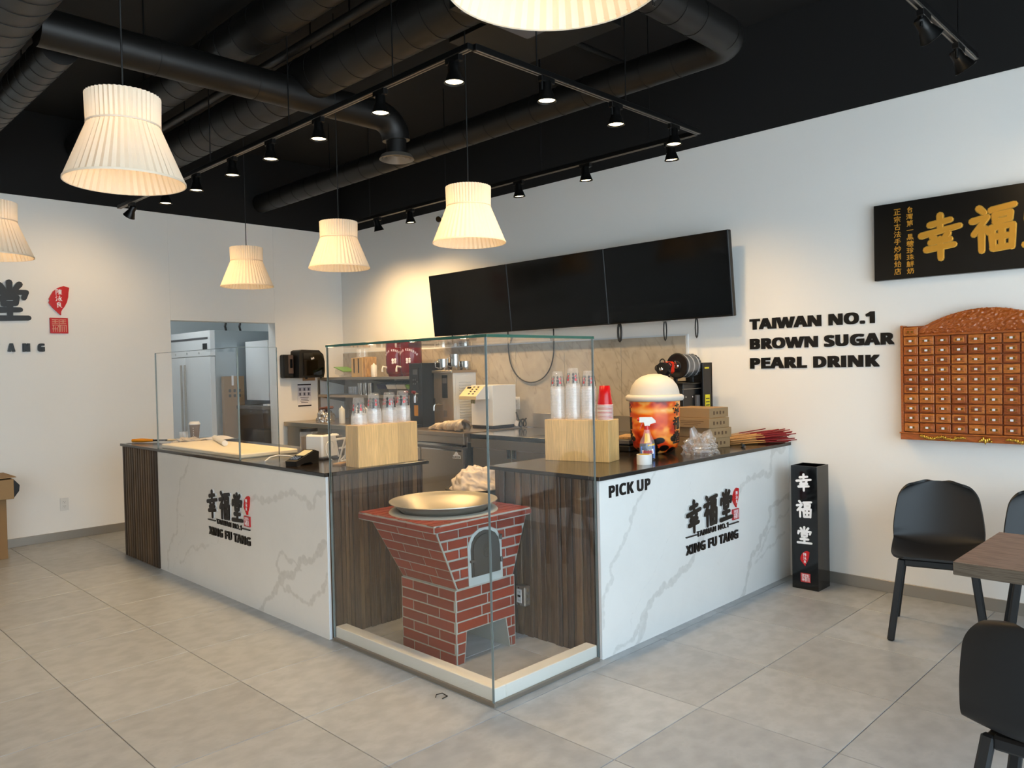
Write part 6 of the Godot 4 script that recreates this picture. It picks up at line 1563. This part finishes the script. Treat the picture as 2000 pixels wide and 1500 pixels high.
func giant_cup(at: Vector3) -> void:
	var o := thing("giant_cup_model", "giant model cup with orange swirl print and white dome lid", "cup model", at)
	var im := Image.create(512, 256, false, Image.FORMAT_RGB8)
	var f := noise(61, 0.0075, 2); var f2 := noise(62, 0.02, 2)
	var g := ramp([[0.0, Color(0.42, 0.06, 0.01)], [0.3, Color(0.78, 0.20, 0.03)], [0.52, Color(0.90, 0.36, 0.06)], [0.72, Color(0.97, 0.60, 0.22)], [1.0, Color(0.99, 0.88, 0.66)]])
	var pearls := []
	for i in 46: pearls.append([rng.randf() * 512.0, 256.0 - pow(rng.randf(), 1.6) * 78.0, rng.randf_range(15.0, 22.0)])
	for x in 512:
		for y in 256:
			var c := g.sample(clampf(0.5 + 0.75 * f.get_noise_2d(x * 0.8 + 30.0 * f2.get_noise_2d(x, y), y * 1.3), 0.0, 1.0))
			for p in pearls:
				var dd := Vector2(x - p[0], (y - p[1]) * 1.25).length()
				if dd < p[2]: c = c.lerp(Color(0.035, 0.02, 0.02), clampf((p[2] - dd) / 4.0, 0.0, 1.0))
			im.set_pixel(x, y, c)
	var skin := mat("orange_swirl_print", Color(1, 1, 1), 0.3, 0.0, {"albedo_texture": ImageTexture.create_from_image(im)})
	var pr := []
	for q in [[0.06, 0.0], [0.105, 0.012], [0.138, 0.04], [0.150, 0.08], [0.155, 0.16], [0.158, 0.25], [0.160, 0.345]]: pr.append(Vector2(q[0], q[1]))
	part(o, "printed_body", MB.new().lathe(pr, 64, Vector3.ZERO, null, true), skin)
	part(o, "bottom", MB.new().cyl(V(0, 0, 0), V(0, 0.006, 0), 0.06, 0.062, 32), mats.matte_black)
	var foam := mat("dome_white", Color(0.80, 0.78, 0.74), 0.55)
	part(o, "lid_ring", MB.new().lathe([Vector2(0.158, 0.335), Vector2(0.178, 0.338), Vector2(0.186, 0.352), Vector2(0.184, 0.366), Vector2(0.172, 0.376), Vector2(0.155, 0.377)], 64), foam)
	part(o, "dome", MB.new().lathe([Vector2(0.158, 0.376), Vector2(0.155, 0.40), Vector2(0.143, 0.435), Vector2(0.118, 0.468), Vector2(0.082, 0.492), Vector2(0.04, 0.505), Vector2(0.0, 0.508)], 64), foam)
	for s in 2:
		var a: float = [-0.955 + 1.02, -0.955 - 1.42][s]
		for k in 3:
			var mb := MB.new()
			glyph(mb, ["tang", "fu", "xing"][k], Vector2(-0.04, 0.07 + k * 0.088), Vector2(0.08, 0.078), Transform3D(Basis(Vector3.UP, a), Vector3.ZERO), 6.5, -0.0012, 0.0016, 0.1525, 0.024, 3)
			part(o, "printed_character", mb, mats.ink_black)


func spray_bottle(at: Vector3) -> void:
	var o := thing("spray_bottle", "spray bottle of blue cleaner with a white trigger and red collar", "spray bottle", at, -0.85)
	var liquid := mat("cleaner_blue", Color(0.02, 0.22, 0.34, 0.75), 0.08, 0.0, {"transparency": BaseMaterial3D.TRANSPARENCY_ALPHA})
	var pr := [Vector2(0.0, 0.0), Vector2(0.036, 0.0), Vector2(0.042, 0.008), Vector2(0.042, 0.085), Vector2(0.036, 0.115), Vector2(0.022, 0.145), Vector2(0.016, 0.17), Vector2(0.014, 0.185)]
	var b := part(o, "bottle", MB.new().lathe(pr, 32), mats.thin_plastic); b.scale = V(1.12, 1, 0.72)
	var lq := part(o, "liquid", MB.new().lathe([Vector2(0.0, 0.003), Vector2(0.033, 0.003), Vector2(0.039, 0.010), Vector2(0.039, 0.083), Vector2(0.0365, 0.098), Vector2(0.0, 0.098)], 32), liquid); lq.scale = V(1.1, 1, 0.70)
	part(o, "collar", MB.new().cyl(V(0, 0.182, 0), V(0, 0.205, 0), 0.017, 0.015, 20), mats.emblem_red)
	part(o, "trigger_head", MB.new().prism(PackedVector2Array([Vector2(-0.045, 0.225), Vector2(-0.045, 0.255), Vector2(0.03, 0.255), Vector2(0.05, 0.235), Vector2(0.052, 0.222), Vector2(0.02, 0.215), Vector2(0.014, 0.204), Vector2(-0.014, 0.204), Vector2(-0.018, 0.225)]), Transform3D(), -0.012, 0.012), mats.white_plastic)
	part(o, "trigger", MB.new().box(V(-0.034, 0.205, 0), V(0.006, 0.045, 0.012), Basis(Vector3.BACK, -0.35)), mats.emblem_red)
	part(o, "nozzle", MB.new().cyl(V(-0.045, 0.242, 0), V(-0.056, 0.242, 0), 0.010, 0.010, 14), mats.emblem_red)
	var lb := part(o, "label", MB.new().prism(PackedVector2Array([Vector2(-0.042, 0.012), Vector2(0.042, 0.012), Vector2(0.042, 0.090), Vector2(-0.042, 0.082)]), Transform3D(), 0.0004, 0.0008, 0.0425, 0.0), mat("label_blue", Color(0.12, 0.42, 0.80), 0.35)); lb.scale = V(1.12, 1, 0.72)
	part(lb, "label_flash", MB.new().prism(PackedVector2Array([Vector2(-0.03, 0.032), Vector2(0.034, 0.040), Vector2(0.030, 0.068), Vector2(-0.034, 0.06)]), Transform3D(), 0.0009, 0.0012, 0.0425, 0.0), mats.letter_white)
	lettering(o, "label_word", "Windex", 0.022, 0.060, 0.0008, mats.emblem_red, Transform3D(Basis(Vector3.BACK, 0.1), V(-0.031, 0.038, 0.0325)))
	part(o, "neck_tag", MB.new().prism(PackedVector2Array([Vector2(-0.020, 0.108), Vector2(0.016, 0.112), Vector2(0.013, 0.168), Vector2(-0.013, 0.168)]), Transform3D(Basis(Vector3.RIGHT, -0.34), V(0, 0.0, 0.061)), 0.0, 0.0012), mat("tag_yellow", Color(0.90, 0.72, 0.08), 0.5))
	part(o, "yellow_band", MB.new().prism(PackedVector2Array([Vector2(0.0, 0.084), Vector2(0.04, 0.088), Vector2(0.04, 0.098), Vector2(0.0, 0.092)]), Transform3D(), 0.0009, 0.0014, 0.0425, 0.0), mats.tag_yellow).scale = V(1.12, 1, 0.72)


func skewers() -> void:
	var bamboo := mat("bamboo_stick", Color(0.72, 0.52, 0.29), 0.6); var red := mat("stick_red", Color(0.50, 0.018, 0.03), 0.65)
	var stick := MB.new().cyl(V(0, 0, 0), V(0.24, 0, 0), 0.0032, 0.0032, 7).mesh(); var tip := MB.new().cyl(V(0.24, 0, 0), V(0.46, 0, 0), 0.0042, 0.0036, 7).mesh()
	for i in 64:
		var layer := i / 16
		var k := i % 16
		var a := -0.62 + rng.randf_range(-0.13, 0.13)
		var o := thing("red_tipped_stick", "red tipped bamboo stick in the bundle at the wall end of the counter", "stick", V(4.845 + k * 0.0016 + rng.randf_range(-0.02, 0.0), SLAB + 0.005 + layer * 0.013, -2.775 + k * 0.0105 - 0.08), a, "red tipped sticks")
		o.rotation.z = rng.randf_range(0.0, 0.05) + 0.02 * layer
		part(o, "shaft", stick, bamboo); part(o, "red_tip", tip, red)


func sealing_machine(at: Vector3) -> void:
	var o := thing("cup_sealing_machine", "black cup sealing machine with a large film reel", "sealing machine", at)
	var char_ := mat("machine_charcoal", Color(0.06, 0.062, 0.068), 0.35)
	part(o, "side_plate", MB.new().span(V(0.19, 0, -0.12), V(0.205, 0.575, 0.10)), mats.satin_black_metal)
	part(o, "back_plate", MB.new().span(V(-0.15, 0, -0.12), V(0.19, 0.44, -0.105)), mats.satin_black_metal)
	part(o, "front_block", MB.new().span(V(-0.13, 0.0, -0.105), V(0.12, 0.42, 0.06)), char_)
	part(o, "top_deck", MB.new().span(V(-0.16, 0.42, -0.12), V(0.19, 0.432, 0.08)), mats.satin_black_metal)
	part(o, "ledge", MB.new().span(V(-0.14, 0.385, 0.06), V(0.12, 0.39, 0.075)), mats.steel_dull)
	for k in 5: part(o, "screw", MB.new().cyl(V(-0.1 + (k % 3) * 0.09, 0.25 + (k / 3) * 0.08, 0.06), V(-0.1 + (k % 3) * 0.09, 0.25 + (k / 3) * 0.08, 0.064), 0.006, 0.006, 10), mats.chrome)
	part(o, "latch_block", MB.new().span(V(0.02, 0.25, 0.06), V(0.065, 0.34, 0.08)), mats.grey_plastic)
	for x in [-0.10, 0.12]: part(o, "reel_post", MB.new().box(V(x, 0.48, -0.02), V(0.012, 0.12, 0.03)), char_)
	var rl := part(o, "reel_disc", MB.new().lathe([Vector2(0.0, 0.012), Vector2(0.03, 0.012), Vector2(0.034, 0.006), Vector2(0.06, 0.006), Vector2(0.064, 0.010), Vector2(0.088, 0.008), Vector2(0.093, 0.0), Vector2(0.0, -0.004)], 48), mats.matte_black)
	rl.transform = Transform3D(Basis(Vector3.BACK, PI / 2), V(-0.105, 0.555, 0.0))
	part(rl, "chrome_hub", MB.new().ball(V(0, 0.014, 0), V(0.022, 0.012, 0.022), 14), mats.chrome)
	part(rl, "wing_nut", MB.new().box(V(0.02, 0.02, 0.004), V(0.04, 0.012, 0.012), Basis(Vector3.UP, 0.5), 0.003), mats.chrome)
	var film := part(o, "film_roll", MB.new().cyl(V(-0.10, 0.555, 0), V(0.085, 0.555, 0), 0.085, 0.085, 48), mat("film_silver", Color(0.42, 0.43, 0.44), 0.25, 0.5))
	for k in 3: part(film, "printed_band", MB.new().cyl(V(-0.085 + k * 0.065, 0.555, 0), V(-0.070 + k * 0.065, 0.555, 0), 0.0855, 0.0855, 48, false), mat("film_print", Color(0.66, 0.66, 0.66), 0.3, 0.3))
	for k in 18:
		var a := k * TAU / 18
		part(film, "register_mark", MB.new().box(V(0.075, 0.555 + 0.0855 * sin(a), 0.0855 * cos(a)), V(0.016, 0.014, 0.004), Basis(Vector3.RIGHT, PI / 2 - a + PI / 2)), mats.ink_black)
	# the take-up spool with its motor
	part(o, "motor", MB.new().box(V(-0.19, 0.545, -0.02), V(0.07, 0.085, 0.07), Basis(), 0.012), mat("motor_orange", Color(0.80, 0.16, 0.03), 0.4))
	var sp := part(o, "take_up_disc", MB.new().cyl(V(-0.275, 0.535, -0.02), V(-0.225, 0.535, -0.02), 0.047, 0.047, 28), mats.matte_black)
	part(sp, "chrome_knob", MB.new().ball(V(-0.282, 0.535, -0.02), V(0.012, 0.018, 0.018), 12), mats.chrome)
	for k in 5:
		var c := V(-0.25, 0.535, -0.02) + V(0, 0.052 * sin(k * TAU / 5 + 0.5), 0.052 * cos(k * TAU / 5 + 0.5))
		var q := []
		for i in 17: q.append(c + V(0, 0.02 * sin(i * TAU / 16), 0.02 * cos(i * TAU / 16)))
		part(sp, "spoke_loop", MB.new().tube(q, 0.0045, 6), mats.matte_black)
	part(o, "spool_arm", MB.new().box(V(-0.19, 0.46, -0.04), V(0.03, 0.09, 0.03)), char_)
	part(o, "yellow_label", MB.new().span(V(0.10, 0.22, 0.1), V(0.165, 0.34, 0.102)), mat("warning_yellow", Color(0.85, 0.80, 0.06), 0.5))
	part(o, "label_bracket", MB.new().span(V(0.075, 0.0, 0.085), V(0.204, 0.572, 0.1)), mats.satin_black_metal)
	for k in 4: part(o, "label_print", MB.new().span(V(0.107, 0.235 + k * 0.024, 0.102), V(0.158, 0.243 + k * 0.024, 0.1026)), mats.ink_black)
	part(o, "yellow_strip", MB.new().span(V(0.10, 0.53, 0.1), V(0.16, 0.542, 0.1015)), mats.warning_yellow)


func chair(label: String, at: Vector3, turn: float) -> void:   # local +z is the front of the seat
	var o := thing("dining_chair", label, "chair", at, turn, "black moulded chairs")
	var m: Material = mats.chair_shell
	var shell := MB.new().sheet(30, 56, func(u: float, v0: float) -> Vector3:
		var v := 0.35 * v0 + 0.65 * (0.5 - 0.5 * cos(PI * v0))
		# v runs from the front of the seat, over the bend, up to the top of the back
		var s := (u - 0.5) * 2.0
		var y: float; var z: float; var w: float
		if v < 0.42:
			var t := v / 0.42
			z = lerpf(0.215, -0.12, t); y = 0.452 - 0.012 * sin(t * PI) + 0.006 * (1.0 - t)
			w = lerpf(0.20, 0.225, smoothstep(0.0, 0.5, t))
		elif v < 0.6:
			var t := (v - 0.42) / 0.18
			var a := t * 1.35
			z = -0.12 - 0.10 * sin(a); y = 0.452 + 0.10 * (1.0 - cos(a)); w = 0.225
		else:
			var t := (v - 0.6) / 0.4
			z = -0.2176 - 0.066 * t; y = 0.530 + 0.275 * t - 0.022 * s * s * t * t; w = lerpf(0.225, 0.185, pow(t, 1.5))
		var edge := minf(v / 0.10, (1.0 - v) / 0.13)
		if edge < 1.0: w *= 1.0 - (0.34 if v > 0.5 else 0.22) * (1.0 - sqrt(maxf(0.0, 1.0 - pow(1.0 - edge, 2.0))))
		var up := smoothstep(0.42, 0.62, v)
		y += 0.035 * s * s * smoothstep(0.0, 0.4, v) * (1.0 - up)
		z += 0.055 * s * s * up
		return V(s * w, y, z), 0.012)
	part(o, "seat_shell", shell, m)
	for sz in [0.185, -0.14]:
		part(o, "cross_rail", MB.new().box(V(0, 0.424, sz), V(0.31, 0.042, 0.032), Basis(), 0.008), m)
	for sx in [-1.0, 1.0]:
		part(o, "side_rail", MB.new().box(V(sx * 0.16, 0.420, 0.022), V(0.034, 0.036, 0.30), Basis(), 0.008), m)
		for sz in [0.185, -0.14]:
			var a := V(sx * 0.165, 0.44, sz); var b := V(sx * 0.222, 0.0, sz + (0.035 if sz > 0 else -0.10))
			var d := (a - b).normalized()
			var xb := (V(1, 0, 0) - d * d.x).normalized()
			part(o, "leg", MB.new().box((a + b) / 2, V(0.036, a.distance_to(b), 0.032), Basis(xb, d, xb.cross(d)), 0.007), m)


func build_seating() -> void:
	var t := thing("dining_table", "rectangular table with a brown wood grain top at the right edge", "table", V(3.19, 0, -0.872))
	part(t, "top", MB.new().span(V(0, 0.702, 0), V(0.67, 0.75, 1.2)), mats.table_edge)
	part(t, "top_veneer", MB.new().span(V(0.001, 0.75, 0.001), V(0.669, 0.7515, 1.199)), mats.table_laminate)
	part(t, "column", MB.new().cyl(V(0.335, 0.02, 0.6), V(0.335, 0.702, 0.6), 0.038, 0.038, 20), mats.satin_black_metal)
	part(t, "base_plate", MB.new().box(V(0.335, 0.01, 0.6), V(0.5, 0.02, 0.5), Basis(), 0.006), mats.satin_black_metal)
	part(t, "top_bracket", MB.new().box(V(0.335, 0.692, 0.6), V(0.4, 0.02, 0.4)), mats.satin_black_metal)
	chair("black moulded chair on the far side of the table, nearest the black stand", V(4.63, 0, -1.34), -PI / 2 + 0.26)
	chair("black moulded chair on the far side of the table, cut by the right edge", V(4.66, 0, -0.80), -PI / 2 + 0.22)
	chair("black moulded chair in the right foreground, seen from behind", V(2.62, 0, -0.42), PI / 2 - 0.05)
